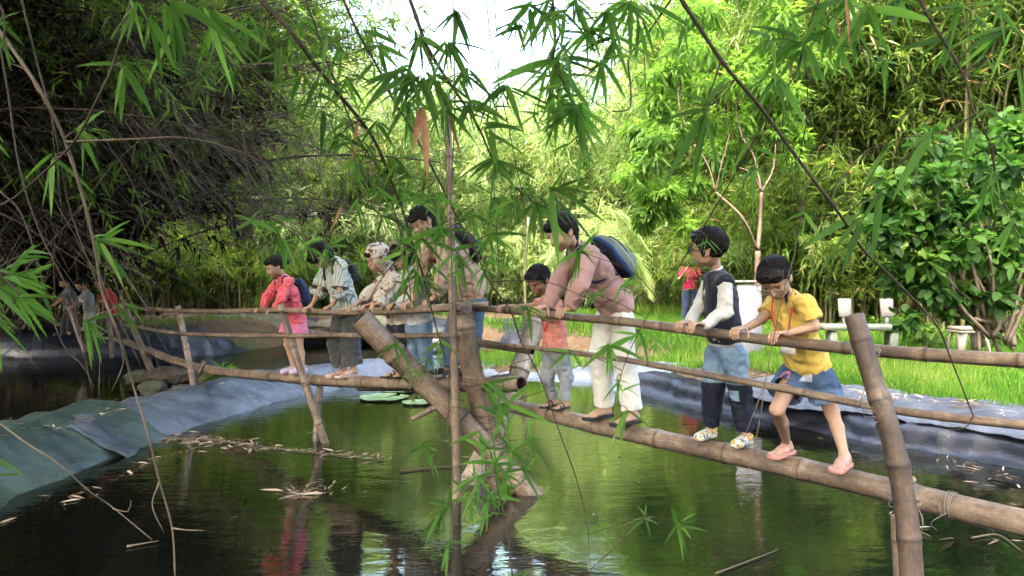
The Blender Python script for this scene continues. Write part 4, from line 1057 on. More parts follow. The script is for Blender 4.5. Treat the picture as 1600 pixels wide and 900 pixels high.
        if hair == 'bun' or hair == 'pony' or hair == 'long':
            F.ell(hc+up*.3*hh+lf*.26*hh, (rt, lf, up), A(.27, .2, .15)*hh, .01)
        if hair == 'bun': F.ell(hc-lf*.5*hh+up*.0*hh, (rt, lf, up), A(.2, .2, .17)*hh, .02)
        if hair == 'bob':
            for q in (-1, 1): F.cone(hc+rt*q*.33*hh+up*.1*hh, hc+rt*q*.34*hh-up*.35*hh+lf*.12*hh, .12*hh, .08*hh, .02)
            F.ell(hc+up*.2*hh+lf*.36*hh, (rt, lf, up), A(.32, .14, .22)*hh, .02)
            F.ell(hc-up*.2*hh-lf*.2*hh, (rt, lf, up), A(.36, .3, .34)*hh, .02)
        if hair == 'pony':
            q0 = hc-lf*.45*hh+up*.02*hh; q1 = q0-lf*.12*hh-A(0, 0, .25*hh); q2 = q1+n*.0-A(0, 0, .45*hh)+l*.02
            F.cone(q0, q1, .13*hh, .13*hh, .02); F.cone(q1, q2, .13*hh, .05*hh, .02)
        if hair == 'long':
            F.cone(hc-lf*.25*hh, nk-n*.03*S-A(0, 0, .1*S), .27*hh, .15*hh, .03)
        if hair == 'lock':
            F.ell(hc+up*.3*hh+lf*.24*hh, (rt, lf, up), A(.32, .17, .19)*hh, .03)
            F.ell(hc-up*.15*hh-lf*.22*hh, (rt, lf, up), A(.34, .28, .3)*hh, .02)
            q0 = hc-up*.25*hh-lf*.15*hh; F.cone(q0+l*.03, q0+l*.05-A(0, 0, .55*hh)+n*.1*hh, .1*hh, .04*hh, .02)
        ho = sdf_obj('hair', F, M['hair'], root, wr=.045*hh, wf=40, wdir=up, relax=1)
        if h < .006:      # loose strands lying over the mass
            r_ = np.random.default_rng(int(px_seed)); mb = MB(); ax_ = (rt, lf, up); rr = A(.385, .455, .42)*hh; cc_ = hc+up*.12*hh-lf*.05*hh
            for _ in range(420):
                ph = r_.uniform(-np.pi, np.pi); front = math.cos(ph) > .45
                t1 = r_.uniform(.9, 1.35) if front else r_.uniform(1.3, 2.05); t0 = r_.uniform(.1, .8); t = np.linspace(t0, t1, 7); ph2 = ph+.5*(t-t0)*r_.normal()*.5
                off = 1.015+.012*r_.random()+.05*((t-t0)/(t1-t0))**3*r_.random()
                q = cc_+((np.sin(t)*np.sin(ph2)*rr[0]*off)[:, None]*rt+(np.sin(t)*np.cos(ph2)*rr[1]*off)[:, None]*lf+(np.cos(t)*rr[2]*off)[:, None]*up)
                V, Q, T = tube(q, np.linspace(.0016, .0006, 7), 3, cap=False); mb.add(V, Q)
            mb.build('loose_hair', M['hair'], ho, attr=False)
    ctx = dict(W=W, F=SDF, lo=lo, hi=hi, h=h, S=S, g=g, n=n, l=l, lat=lat, torso=torso, arm=arm, leg=leg, root=root, hc=hc, hh=hh, lf=lf, up=up, rt=rt, fdir=fdir, nk=nk, pel=pel, ch=ch)
    clothes(ctx)
    return ctx

def shirt(c, mat, sleeve=.25, infl=.014, hem=0., name='shirt', wr=.012, loose=.0, colfn=None, seed=0, flare=.02, cuff=0, hood=False, neck=True):
    W, S = c['W'], c['S']; F = SDF(c['lo'], c['hi'], c['h']); c['torso'](F, infl*S, .035)
    ax = unit(c['ch']-c['pel'])
    F.cone(c['ch'], c['pel']-ax*(hem+.05)*S, .088*c['g']+infl*S, .095*c['g']+(infl+flare)*S, .03, flat=c['lat'], fs=1.32)
    F.cut(c['pel']-ax*hem*S, -ax)
    G_ = SDF(c['lo'], c['hi'], c['h'])
    for sd_ in 'LR':
        a_, b_, d_ = W['sh'+sd_], W['el'+sd_], W['wr'+sd_]; r0 = .047*c['g']+infl*S
        if sleeve <= .5:
            e = a_+(b_-a_)*sleeve*2*.96; r1 = .04*c['g']+(infl+loose+.006)*S
            G_.cone(a_, e+unit(e-a_)*.03, r0, r1, 0);
        else:
            G_.cone(a_, b_, r0, .036*c['g']+(infl+loose)*S, 0); e = b_+(d_-b_)*(sleeve-.5)*2; G_.cone(b_, e, .036*c['g']+(infl+loose)*S, (.029-.002)*c['g']+(infl*.8+loose)*S, 0.01)
            if cuff: G_.cone(e-unit(e-b_)*.02, e, .03*c['g']+infl*S, .03*c['g']+infl*S, .0)
    if sleeve <= .5:
        for sd_ in 'LR':
            a_, b_ = W['sh'+sd_], W['el'+sd_]; e = a_+(b_-a_)*sleeve*2*.96; dd = unit(b_-a_)
            # open the sleeve mouth
            x, y, z = G_._pts([0, 0, 0], G_.n); pl = (x-e[0])*dd[0]+(y-e[1])*dd[1]+(z-e[2])*dd[2]
            rad = np.sqrt((x-e[0])**2+(y-e[1])**2+(z-e[2])**2)
            G_.F = np.where(rad < .11*max(S, .7), np.maximum(G_.F, pl), G_.F).astype(np.float32)
            G_.cone(e-dd*.02, e+dd*.05, .036*c['g'], .04*c['g'], 0, 'sub')
    k_ = .02; a_, b_ = F.F, G_.F; hh = np.clip(.5+.5*(a_-b_)/k_, 0, 1); F.F = (a_+(b_-a_)*hh-k_*hh*(1-hh)).astype(np.float32)
    # neck opening
    if neck:
        d = unit(c['hc']-c['nk']); F.cone(c['nk']-d*.0, c['nk']+d*.12, .047*c['g'], .06*c['g'], .006, 'sub')
    if hood:
        F.ell(c['hc']+c['up']*.1*c['hh']-c['lf']*.07*c['hh'], (c['rt'], c['lf'], c['up']), A(.47, .54, .52)*c['hh'], .03)
        F.cone(c['hc']-c['up']*.2*c['hh']-c['lf']*.1*c['hh'], c['nk'], .36*c['hh'], .06*S, .03)
        F.ell(c['hc']+c['lf']*.5*c['hh']-c['up']*.03*c['hh'], (c['rt'], c['lf'], c['up']), A(.33, .42, .42)*c['hh'], .01, 'sub')
    return sdf_obj(name, F, mat, c['root'], wr=wr*S, wf=13/S, wdir=None, colfn=colfn, seed=seed)
def trousers(c, mat, t=1., infl=.012, flare=.0, name='trousers', wr=.012, colfn=None, top=.06, short=None, seed=3, skirt=0):
    """t: how far down the shin; short: fraction of the thigh for shorts"""
    W, S, g = c['W'], c['S'], c['g']; F = SDF(c['lo'], c['hi'], c['h']); ax = unit(c['ch']-c['pel']); i_ = infl*S
    F.cone(c['pel']-ax*.02*S, c['pel']+ax*top*S, .09*g+i_, .084*g+i_, .03, flat=c['lat'], fs=1.33)
    G_ = []
    for sd_ in 'LR':
        a_, b_, d_ = W['hip'+sd_], W['kn'+sd_], W['ank'+sd_]
        if short is not None:
            e = a_+(b_-a_)*short; dd = unit(b_-a_)
            F.cone(a_, e, .083*g+i_, (.07+.0)*g+i_+flare*S, .02)
            G_.append((e, dd))
        else:
            e = b_+(d_-b_)*t
            F.cone(a_, b_, .08*g+i_, .056*g+i_+flare*S*.5, .02); F.cone(b_, e, .056*g+i_+flare*S*.5, .036*g+i_+flare*S, .02)
            G_.append((e, unit(d_-b_)))
    for e, dd in G_:
        x, y, z = F._pts([0, 0, 0], F.n); pl = (x-e[0])*dd[0]+(y-e[1])*dd[1]+(z-e[2])*dd[2]
        rad = np.sqrt((x-e[0])**2+(y-e[1])**2+(z-e[2])**2)
        lim = (.14 if short is not None else .09+flare)*max(S, .6)
        F.F = np.where(rad < lim*1.1, np.maximum(F.F, pl), F.F).astype(np.float32)
        rr = (.07*g+i_+flare*S if short is not None else .036*g+i_+flare*S)-.008
        F.cone(e-dd*(.012 if short is not None else .04), e+dd*.05, rr, rr, 0, 'sub')
    if short is not None: pass
    F.cut(c['pel']+ax*top*S, ax)
    return sdf_obj(name, F, mat, c['root'], wr=wr*S, wf=12/S, colfn=colfn, seed=seed)
def shoe(c, sd_, mat, kind='clog', mat2=None, colfn=None):
    S = c['S']; an = c['W']['ank'+sd_]; d, zs = c['fdir'][sd_]; s1 = np.cross(d, A(0, 0, 1)); so = A(an[0], an[1], zs)
    fl = .135*S*1.05; F = SDF(so-A(.28, .28, .08)*max(.8, S), so+A(.28, .28, .2)*max(.8, S), .0035 if c['h'] < .006 else c['h'])
    if kind == 'clog':
        F.cone(so-d*.03*S+A(0, 0, .018*S), so+d*fl*1.05+A(0, 0, .014*S), .034*S, .036*S, .01, flat=s1, fs=1.25)
        F.cone(so+d*fl*.45+A(0, 0, .04*S), so+d*fl*1.05+A(0, 0, .024*S), .034*S, .034*S, .015, flat=s1, fs=1.25)
        F.cone(so-d*.045*S+A(0, 0, .03*S), so-d*.03*S+A(0, 0, .045*S), .02*S, .024*S, .015)
        F.cone(an+A(0, 0, .02), so+A(0, 0, .045*S)+d*.01, .034*S, .03*S, .01, 'sub')
        F.cut(so-A(0, 0, .006), A(0, 0, -1))
        o = sdf_obj('shoe', F, mat, c['root'], colfn=colfn)
        if mat2:
            K = SDF(so-A(.2, .2, .05), so+A(.2, .2, .15), .0035)
            a0 = so+A(0, 0, .05*S)+d*.03*S
            pts = [a0+s1*.043*S, a0+s1*.036*S-d*.06*S+A(0, 0, .012*S), a0-d*.088*S+A(0, 0, .016*S), a0-s1*.036*S-d*.06*S+A(0, 0, .012*S), a0-s1*.043*S]
            q = smooth_path(pts, .006); mb = MB(); V, Q, T = tube(q, .0065*S, 6, ell=1.6); mb.add(V, Q, T); k_ = mb.build('strap', mat2, o, attr=False)
            o2 = k_
            mb = None
    else:   # sandal: flat sole and straps
        big = 1.2 if kind == 'slide' else 1.05
        F.cone(so-d*.04*S-A(0, 0, .002*S), so+d*fl*1.24-A(0, 0, .002*S), .036*S*big, .043*S*big, .01, flat=s1, fs=1.1)
        F.cut(so+A(0, 0, .009*S), A(0, 0, 1)); F.cut(so-A(0, 0, .024*S if kind == 'slide' else .012*S), A(0, 0, -1))
        o = sdf_obj('shoe', F, mat, c['root'])
        mb = MB()
        def strap(pts, r, e=2.2):
            V, Q, T = tube(smooth_path(pts, .005), r*S, 8, ell=1.); mb.add(V, Q, T)
        w_ = .043*S
        if kind == 'slide':
            F = SDF(so-A(.2, .2, .05), so+A(.25, .25, .15), .0035)
            F.cone(so+d*fl*.4+A(0, 0, .022*S), so+d*fl*.66+A(0, 0, .017*S), .037*S, .033*S, .005, flat=s1, fs=1.35)
            F.cut(so, A(0, 0, -1)); sdf_obj('strap', F, mat2 or mat, o)
        elif kind == 'thong':
            t0 = so+d*fl*.95+A(0, 0, .01*S)
            strap([t0, so+d*fl*.6+A(0, 0, .042*S), so+d*fl*.25+s1*.04*S+A(0, 0, .01*S)], .0045); strap([t0, so+d*fl*.6+A(0, 0, .042*S), so+d*fl*.25-s1*.04*S+A(0, 0, .01*S)], .0045)
            a0 = an+A(0, 0, -.0*S); ring = [a0+(.034*S)*(math.cos(a_)*d+math.sin(a_)*s1)-A(0, 0, .012*S) for a_ in np.linspace(0, 2*np.pi, 10)]; strap(ring, .0045)
        else:
            for f_ in (.4, .75):
                m_ = so+d*fl*f_; hgt = (.058 if f_ < .5 else .04)*S
                strap([m_+s1*w_, m_+s1*w_*.7+A(0, 0, hgt*.75), m_+A(0, 0, hgt), m_-s1*w_*.7+A(0, 0, hgt*.75), m_-s1*w_], .009)
            ring = [an+(.036*S)*(math.cos(a_)*d+math.sin(a_)*s1)-A(0, 0, .008*S) for a_ in np.linspace(0, 2*np.pi, 10)]; strap(ring, .008)
        if mb.n: mb.build('strap', mat2 or mat, o, attr=False)
    return o
def backpack(c, mat, label, cen, size, up=None, mat2=None, straps=True, colfn=None, tilt=0):
    """rounded bag on the back; a thing of its own. cen given as offset (back, side, up) from the chest in metres"""
    W, S = c['W'], c['S']; n, l = c['n'], c['l']; ax = unit((W['shL']+W['shR'])/2-c['pel']); bk = unit(np.cross(c['lat'], ax)); bk = bk if bk@n < 0 else -bk
    ce = c['ch']+bk*cen[0]+c['lat']*cen[1]+ax*cen[2]
    root = empty('backpack', ce-ax*size[2], 0, label, 'backpack')
    F = SDF(ce-max(size)*1.7, ce+max(size)*1.7, .006)
    F.ell(ce, (c['lat'], bk, ax), A(*size), .01); F.cone(ce-ax*size[2]*.4, ce+ax*size[2]*.45, size[1]*.85, size[1]*.75, .03, flat=c['lat'], fs=size[0]/size[1])
    F.ell(ce+bk*size[1]*.7-ax*size[2]*.35, (c['lat'], bk, ax), A(size[0]*.7, size[1]*.5, size[2]*.4), .02)
    F.cut(ce-bk*size[1]*.75, -bk)
    sdf_obj('bag', F, mat, root, wr=.012, wf=11, colfn=colfn)
    mb = MB()
    for q in ('L', 'R'):
        sh = W['sh'+q]*.72+c['nk']*.28; g_ = c['g']; s_ = 1 if q == 'L' else -1
        top = ce+ax*size[2]*.55-bk*size[1]*.55+c['lat']*s_*size[0]*.45; low = ce-ax*size[2]*.6-bk*size[1]*.55+c['lat']*s_*size[0]*.6
        fr = c['ch']-bk*.115*g_+c['lat']*s_*.1*g_; un = c['ch']-ax*.06*S+c['lat']*s_*.155*g_-bk*.03
        pth = smooth_path([top, sh+ax*.062*g_, sh-bk*.07*g_+ax*.02*g_, fr, un, low], .02)
        V, Q, T = tube(pth, .009, 8); mb.add(V, Q, T)
    mb.build('strap', mat2 or mat, root, attr=False)
    # zip and seam
    mb = MB(); a_ = np.linspace(-2.6, 2.6, 30)
    pth = np.array([ce+bk*size[1]*.5+c['lat']*size[0]*.93*math.sin(q)*.95+ax*size[2]*.9*math.cos(q)*.95 for q in a_]); V, Q, T = tube(pth, .004, 5); mb.add(V, Q, T)
    mb.build('zip', M['twig'], root, attr=False)
    return root
def glasses(c, mat, r=.003):
    mb = MB(); hc, rt, lf, up, hh = c['hc'], c['rt'], c['lf'], c['up'], c['hh']
    for q in (-1, 1):
        V, Q, T = tube(smooth_path([hc+lf*.44*hh+rt*q*.17*hh+up*.02*hh, hc+lf*.38*hh+rt*q*.36*hh+up*.03*hh, hc-lf*.02*hh+rt*q*.395*hh+up*.03*hh], .01), r, 5); mb.add(V, Q, T)
        V, Q, T = tube([hc+lf*.45*hh+rt*q*.17*hh+rt*.11*hh*math.cos(t)+up*.09*hh*math.sin(t) for t in np.linspace(0, 2*np.pi, 16)], r, 5); mb.add(V, Q, T)
    V, Q, T = tube([hc+lf*.46*hh-rt*.06*hh+up*.03*hh, hc+lf*.46*hh+rt*.06*hh+up*.03*hh], r, 5); mb.add(V, Q, T)
    mb.build('glasses', mat, c['root'], attr=False)
def collar(c, mat, r=.007, drop=.0):
    d = unit(c['hc']-c['nk']); u = unit(np.cross(d, c['lat'])); p0 = c['nk']+d*.012
    pts = [p0+(.05*c['g'])*(math.cos(t)*c['lat']*1.12+math.sin(t)*u) for t in np.linspace(0, 2*np.pi, 24)]
    mb = MB(); V, Q, T = tube(pts, r, 6); mb.add(V, Q, T); mb.build('collar', mat, c['root'], attr=False)
NB = (-.755, -.656)
railR = (A(.635, -.773, -.0), .031); railL = (A(.684, -.73, .0), .028)
LOOK = lambda f, d, s=0: unit(A(NB[0], NB[1], 0)*f+A(0, 0, -1)*d+A(.656, -.755, 0)*s)
# ---- the girl in the yellow shirt
M['yellow'] = cloth('yellow_cotton', (.66, .47, .10)); M['pinkfoam'] = simple('pink_foam', (.56, .26, .22), .5, .4, 30, .1)
M['red_ribbon'] = simple('red_ribbon', (.6, .05, .03), .6, .3); M['whitecard'] = simple('white_card', (.75, .74, .72), .5, .4, 12, .1)
M['black_rubber'] = simple('black_rubber', (.02, .02, .022), .6, .3, 20, .3)
def c_yellow(c):
    hc, pel, n, l, S = c['hc'], c['pel'], c['n'], c['l'], c['S']
    shirt(c, M['yellow'], sleeve=.36, infl=.013, hem=.0, flare=.03, loose=.014, wr=.02, seed=1)
    def denim(V, nn):
        f = fbm(V*9, 3)[:, None]; b = A(.03, .06, .13)+(A(.09, .15, .26)-A(.03, .06, .13))*np.clip(.5+1.2*f, 0, 1)
        wp = (V-pel); s_ = wp@l; z = wp[:, 2]
        patch = (np.abs(s_-.04) < .03) & (np.abs(z+.06) < .022) & ((wp@n) > 0); b[patch] = (.42, .46, .52)
        p2 = (np.hypot(s_+.06, z+.06) < .035) & ((wp@n) > 0); b[p2] = (.05, .07, .2)
        p3 = (np.abs(np.hypot(s_+.06, z+.06)-.022) < .006) & ((wp@n) > 0); b[p3] = (.45, .2, .25)
        low = z < -.155*S; b[low] = b[low]*1.5+.03
        return b
    trousers(c, M['col'], short=.56, infl=.022, flare=.03, top=.03, name='shorts', colfn=denim, wr=.016)
    for q in 'LR': shoe(c, q, M['pinkfoam'], 'slide')
    # lanyard and badge
    ax = unit(c['ch']-pel); ft = c['ch']+n*.13*S; mb = MB()
    for s_ in (-1, 1):
        V, Q, T = tube(smooth_path([c['nk']-n*.05+l*.02*s_, c['nk']+n*.04+l*.06*s_+A(0, 0, .012), c['ch']+n*.135+l*.05*s_+A(0, 0, .03), P(1226, 530, 4.0)+l*.02*s_], .01), .006, 6, ell=.6); mb.add(V, Q, T)
    b_ = mb.build('lanyard', M['red_ribbon'], c['root'], attr=False)
    mb = MB(); rt_ = l; q0 = P(1231, 545, 4.0); V, Q = box((0, 0, 0), (.085, .003, .055)); V = V@np.array([rt_, n, A(0, 0, 1)]); mb.add(V+q0, Q); mb.build('badge', M['whitecard'], c['root'], smooth=False, attr=False)
    glasses(c, simple('thin_metal', (.3, .27, .22), .3, .5), .0018); collar(c, M['yellow'], .005)
person('girl in a yellow T-shirt and denim shorts with a red lanyard, looking down', NB, dict(thick=1.0), LOGR(1266), 1.24, .215, LOOK(.62, .75, .16),
    dict(head=(1211,434,0), neck=(1232,463,0), chest=(1241,507,0), pelvis=(1262,570,0), shL=(1259,474,.13), shR=(1211,472,-.13), elL=(1273,510,.17), elR=(1190,499,-.15), wrL=(1226,522,.07), wrR=(1168,512,-.10),
         grL=(1213,531,.075), grR=(1153,524,-.075), hipL=(1280,590,.07), hipR=(1240,586,-.07), knL=(1300,645,.10), knR=(1214,640,-.06), ankL=(1348,728,.19), ankR=(1198,690,-.15), toeL=(1331,748,.22), toeR=(1182,710,-.15)),
    c_yellow, hair='lock', rail=railR, log=log_r, lrad=.061, h=.0042)

# ---- the boy in the dark vest
M['clog_w'] = M['colshoe']; M['yellowstrap'] = simple('yellow_rubber', (.7, .5, .03), .5, .4)
def c_vest(c):
    pel, n, l, S, W = c['pel'], c['n'], c['l'], c['S'], c['W']
    shirt(c, cloth('white_knit', (.62, .61, .58)), sleeve=.97, infl=.01, loose=.008, name='shirt', wr=.02, seed=4)
    shirt(c, cloth('navy_knit', (.018, .022, .04)), sleeve=.02, infl=.02, hem=-.02, flare=.015, name='vest', wr=.014, seed=5)
    def ov(V, nn):
        f = fbm(V*8, 3)[:, None]; b = A(.12, .21, .33)+(A(.26, .37, .5)-A(.12, .21, .33))*np.clip(.5+1.1*f, 0, 1)
        z = V[:, 2]; zk = (W['knL'][2]+W['knR'][2])/2; b[z < zk+.035] = (.014, .018, .035)
        lt = ((V-W['knL'])@n > 0) & (np.abs(z-zk+.03) < .03) & (np.abs((V-W['knL'])@l) < .03); b[lt] = (.22, .33, .46)
        return b
    trousers(c, M['col'], infl=.024, flare=.012, t=.86, top=.08, colfn=ov, wr=.024)
    def clog(V, nn):
        f = vnoise(V*75); g_ = vnoise(V*60+30); b = np.tile(A(.62, .61, .55), (len(V), 1)); b[f > .45] = (.08, .08, .09); b[g_ > .55] = (.5, .42, .1); return b
    for q in 'LR': shoe(c, q, M['clog_w'], 'clog', M['yellowstrap'], colfn=clog)
    glasses(c, M['black_rubber']); collar(c, M['whitecard'])
person('boy in a dark vest over white sleeves, patched trousers and speckled white clogs', NB, {}, LOGR(1135), 1.25, .235, unit(A(-.9, .45, -.05)),
    dict(head=(1107,387,0), neck=(1119,424,0), chest=(1125,463,0), pelvis=(1134,535,0), shL=(1132,440,.125), shR=(1108,441,-.125), elL=(1134,487,.16), elR=(1092,480,-.15), wrL=(1100,508,.12), wrR=(1078,505,-.05),
         grL=(1085,515,.12), grR=(1066,513,-.02), hipL=(1146,556,.07), hipR=(1122,553,-.07), knL=(1156,610,.1), knR=(1114,604,-.07), ankL=(1171,678,.13), ankR=(1098,662,-.13), toeL=(1152,702,.14), toeR=(1075,686,-.13)),
    c_vest, hair='short', rail=railR, log=log_r, lrad=.061, h=.0042)

# ---- the woman with the backpack
def c_pack(c):
    pel, n, l, S, W = c['pel'], c['n'], c['l'], c['S'], c['W']
    shirt(c, cloth('dusty_pink', (.42, .25, .23)), sleeve=.94, infl=.02, loose=.008, hem=.02, flare=.02, wr=.02, name='jacket', seed=7, cuff=1)
    trousers(c, cloth('cream_trousers', (.66, .65, .6)), infl=.008, flare=.034, t=.93, top=.05, wr=.014, seed=8)
    sd_ = simple('brown_sandal', (.1, .07, .055), .6, .3)
    for q in 'LR': shoe(c, q, M['black_rubber'], 'thong', sd_)
    def bag(V, nn):
        b = np.tile(A(.15, .19, .19), (len(V), 1)); w_ = (V-c['ch'])@c['lat']; ax = unit(c['ch']-pel)
        bk = unit(np.cross(c['lat'], ax)); bk = bk if bk@n < 0 else -bk; t = (V-c['ch'])@bk
        b[t < .155] = (.02, .05, .2); b[t < .135] = (.014, .018, .035); b[(t > .2) & (t < .21)] = (.3, .38, .2); return b
    backpack(c, colmat('backpack_cloth'), 'grey green backpack with blue and navy front on the back of the leaning woman', (.165, -.0, -.03), (.15, .1, .17), colfn=bag, mat2=simple('navy_webbing', (.02, .03, .08), .8, .2))
person('leaning woman in a dusty pink jacket and cream wide trousers', NB, dict(thick=.98), LOGR(955), 1.6, .235, LOOK(.8, .5, -.1),
    dict(head=(877,362,0), neck=(903,387,0), chest=(930,421,0), pelvis=(962,476,0), shL=(921,399,.16), shR=(899,399,-.16), elL=(905,448,.19), elR=(871,444,-.18), wrL=(893,478,.12), wrR=(856,480,-.12),
         grL=(881,492,.10), grR=(843,489,-.09), hipL=(972,498,.085), hipR=(948,497,-.085), knL=(976,566,.1), knR=(936,560,-.08), ankL=(1012,636,.14), ankR=(942,623,-.12), toeL=(990,666,.14), toeR=(912,645,-.12)),
    c_pack, hair='pony', rail=railR, log=log_r, lrad=.061, h=.005)

# ---- the small boy in the peach shirt
def c_peach(c):
    pel, n, l, S = c['pel'], c['n'], c['l'], c['S']
    shirt(c, cloth('peach_cotton', (.62, .24, .19)), sleeve=.3, infl=.02, loose=.012, hem=.015, flare=.03, wr=.022, seed=9)
    trousers(c, cloth('grey_fleece', (.27, .3, .33)), infl=.022, flare=.0, t=.9, top=.04, wr=.03, seed=10)
    for q in 'LR': shoe(c, q, M['black_rubber'], 'strap')
    mb = MB()
    for s_ in (-1, 1): V, Q, T = tube(smooth_path([c['nk']-n*.04, c['nk']+l*.05*s_, c['ch']+n*.11*S+l*.03*s_, c['ch']+n*.13*S-A(0, 0, .12)], .01), .004, 5); mb.add(V, Q, T)
    mb.build('lanyard', M['red_ribbon'], c['root'], attr=False)
person('small boy in a peach T-shirt and grey trousers with black sandals', NB, dict(thick=1.02), LOGR(870), 1.07, .215, LOOK(.72, .62, -.05),
    dict(head=(842,437,0), neck=(857,462,0), chest=(864,494,0), pelvis=(868,545,0), shL=(869,475,.105), shR=(852,474,-.105), elL=(862,500,.15), elR=(826,479,-.16), wrL=(838,492,.06), wrR=(798,479,-.21),
         grL=(826,489,.05), grR=(784,484,-.22), hipL=(876,556,.055), hipR=(861,555,-.055), knL=(884,588,.07), knR=(855,586,-.05), ankL=(886,618,.075), ankR=(869,611,-.065), toeL=(869,634,.085), toeR=(850,627,-.06)),
    c_peach, sk='skin_tan', hair='crop', rail=(railR[0], .028), log=log_r, lrad=.059, h=.0042)

# ---- the tall woman in beige
def c_beige(c):
    shirt(c, cloth('beige_shirt', (.42, .3, .23), stripes=((.3, .2, .15), 6, (0, 0, .6))), sleeve=.8, infl=.022, loose=.01, hem=.03, flare=.04, wr=.03, seed=11)
    trousers(c, cloth('blue_jeans', (.09, .15, .24), amp=.4), infl=.012, flare=.01, t=.92, top=.04, wr=.014)
    def sn(V, nn):
        b = np.tile(A(.02, .02, .022), (len(V), 1)); z = V[:, 2]; zz = min(c['fdir']['L'][1], c['fdir']['R'][1]); b[z < zz+.022] = (.7, .7, .68); return b
    for q in 'LR': shoe(c, q, M['clog_w'], 'clog', colfn=sn)
    backpack(c, simple('black_nylon', (.014, .014, .017), .6, .35, 14, .4), 'black backpack on the back of the tall beige-shirted woman', (.15, 0, .02), (.14, .08, .19))
person('tall woman in a loose beige shirt and jeans behind the thin pole', NB, dict(thick=1.), 6.3, 1.58, .23, LOOK(.75, .6, 0),
    dict(head=(660,345,0), neck=(684,368,0), chest=(708,402,0), pelvis=(735,455,0), shL=(697,381,.16), shR=(677,382,-.16), elL=(692,436,.18), elR=(655,428,-.17), wrL=(680,464,.1), wrR=(646,468,-.08),
         grL=(669,475,.09), grR=(634,480,-.07), hipL=(742,474,.085), hipR=(722,474,-.085), knL=(738,536,.09), knR=(704,532,-.07), ankL=(744,585,.1), ankR=(708,580,-.1), toeL=(726,604,.1), toeR=(686,600,-.1)),
    c_beige, hair='long', rail=(railL[0], .022), log=log_l, lrad=.056, h=.0055)

# ---- child with the patterned head band and grey hoodie
def c_grey(c):
    shirt(c, cloth('pale_grey_fleece', (.5, .52, .55)), sleeve=.94, infl=.02, loose=.014, hem=.03, flare=.02, wr=.022, seed=12)
    trousers(c, cloth('light_jeans', (.17, .27, .4), amp=.4), infl=.014, flare=.01, t=.9, top=.03, wr=.014)
    for q in 'LR': shoe(c, q, M['whitecard'], 'clog')
    hc, rt, lf, up, hh = c['hc'], c['rt'], c['lf'], c['up'], c['hh']; mb = MB()
    V, Q, T = tube([hc+up*.12*hh+(rt*math.cos(a_)*.43+up*math.sin(a_)*.46)*hh+lf*.02*hh for a_ in np.linspace(-.4, np.pi+.4, 20)], .013, 8); mb.add(V, Q, T)
    mb.build('head_band', cloth('pink_band', (.5, .3, .3)), c['root'], attr=False)
    F = SDF(c['lo'], c['hi'], c['h']); W = c['W']; F.cone(c['ch']+A(0, 0, .02), c['ch']-A(0, 0, .04)+c['n']*.03, .09*c['g']+.03, .085*c['g']+.03, .01, flat=c['lat'], fs=1.2); F.cut(c['ch']+c['n']*.02, -c['n'])
    sdf_obj('chest_panel', F, cloth('dark_red_panel', (.2, .03, .03)), c['root'], wr=.01)
person('child in a pale grey hoodie and light jeans wearing a pink head band', NB, dict(thick=1.), LOGL(655)-.0, 1.28, .225, LOOK(.75, .6, .1),
    dict(head=(628,398,0), neck=(639,419,0), chest=(648,451,0), pelvis=(655,500,0), shL=(650,430,.13), shR=(634,431,-.13), elL=(644,462,.16), elR=(612,460,-.15), wrL=(624,474,.08), wrR=(596,474,-.09),
         grL=(613,481,.07), grR=(586,482,-.07), hipL=(662,512,.07), hipR=(646,512,-.07), knL=(664,546,.08), knR=(648,544,-.06), ankL=(668,574,.08), ankR=(651,572,-.08), toeL=(660,590,.08), toeR=(640,588,-.08)),
    c_grey, hair='bob', rail=(railL[0], .03), log=log_l, lrad=.053, h=.005)

# ---- child in the floral hood
def c_flor(c):
    fl = cloth('floral_print', (.6, .54, .47), spots=[((.17, .06, .06), 11, .58, 0.), ((.3, .14, .1), 17, .62, 3.)])
    shirt(c, fl, sleeve=.62, infl=.022, loose=.02, hem=.02, flare=.02, wr=.022, name='hooded_jacket', seed=13, hood=True)
    trousers(c, cloth('dark_shorts', (.02, .022, .035)), short=.85, infl=.02, flare=.02, top=.03, name='shorts')
    for q in 'LR': shoe(c, q, M['black_rubber'], 'strap')
person('child in a white floral hooded jacket and dark shorts leaning on the rail', NB, dict(thick=1.), LOGL(622), 1.25, .22, LOOK(.9, .4, -.1),
    dict(head=(590,404,0), neck=(607,427,0), chest=(614,456,0), pelvis=(625,500,0), shL=(617,437,.13), shR=(600,438,-.13), elL=(596,465,.16), elR=(574,462,-.14), wrL=(580,476,.08), wrR=(558,475,-.1),
         grL=(571,483,.07), grR=(549,484,-.09), hipL=(632,512,.07), hipR=(617,512,-.07), knL=(638,548,.08), knR=(612,546,-.06), ankL=(636,578,.07), ankR=(620,576,-.07), toeL=(624,592,.07), toeR=(606,590,-.07)),
    c_flor, hair='long', rail=(railL[0], .028), log=log_l, lrad=.05, h=.005)

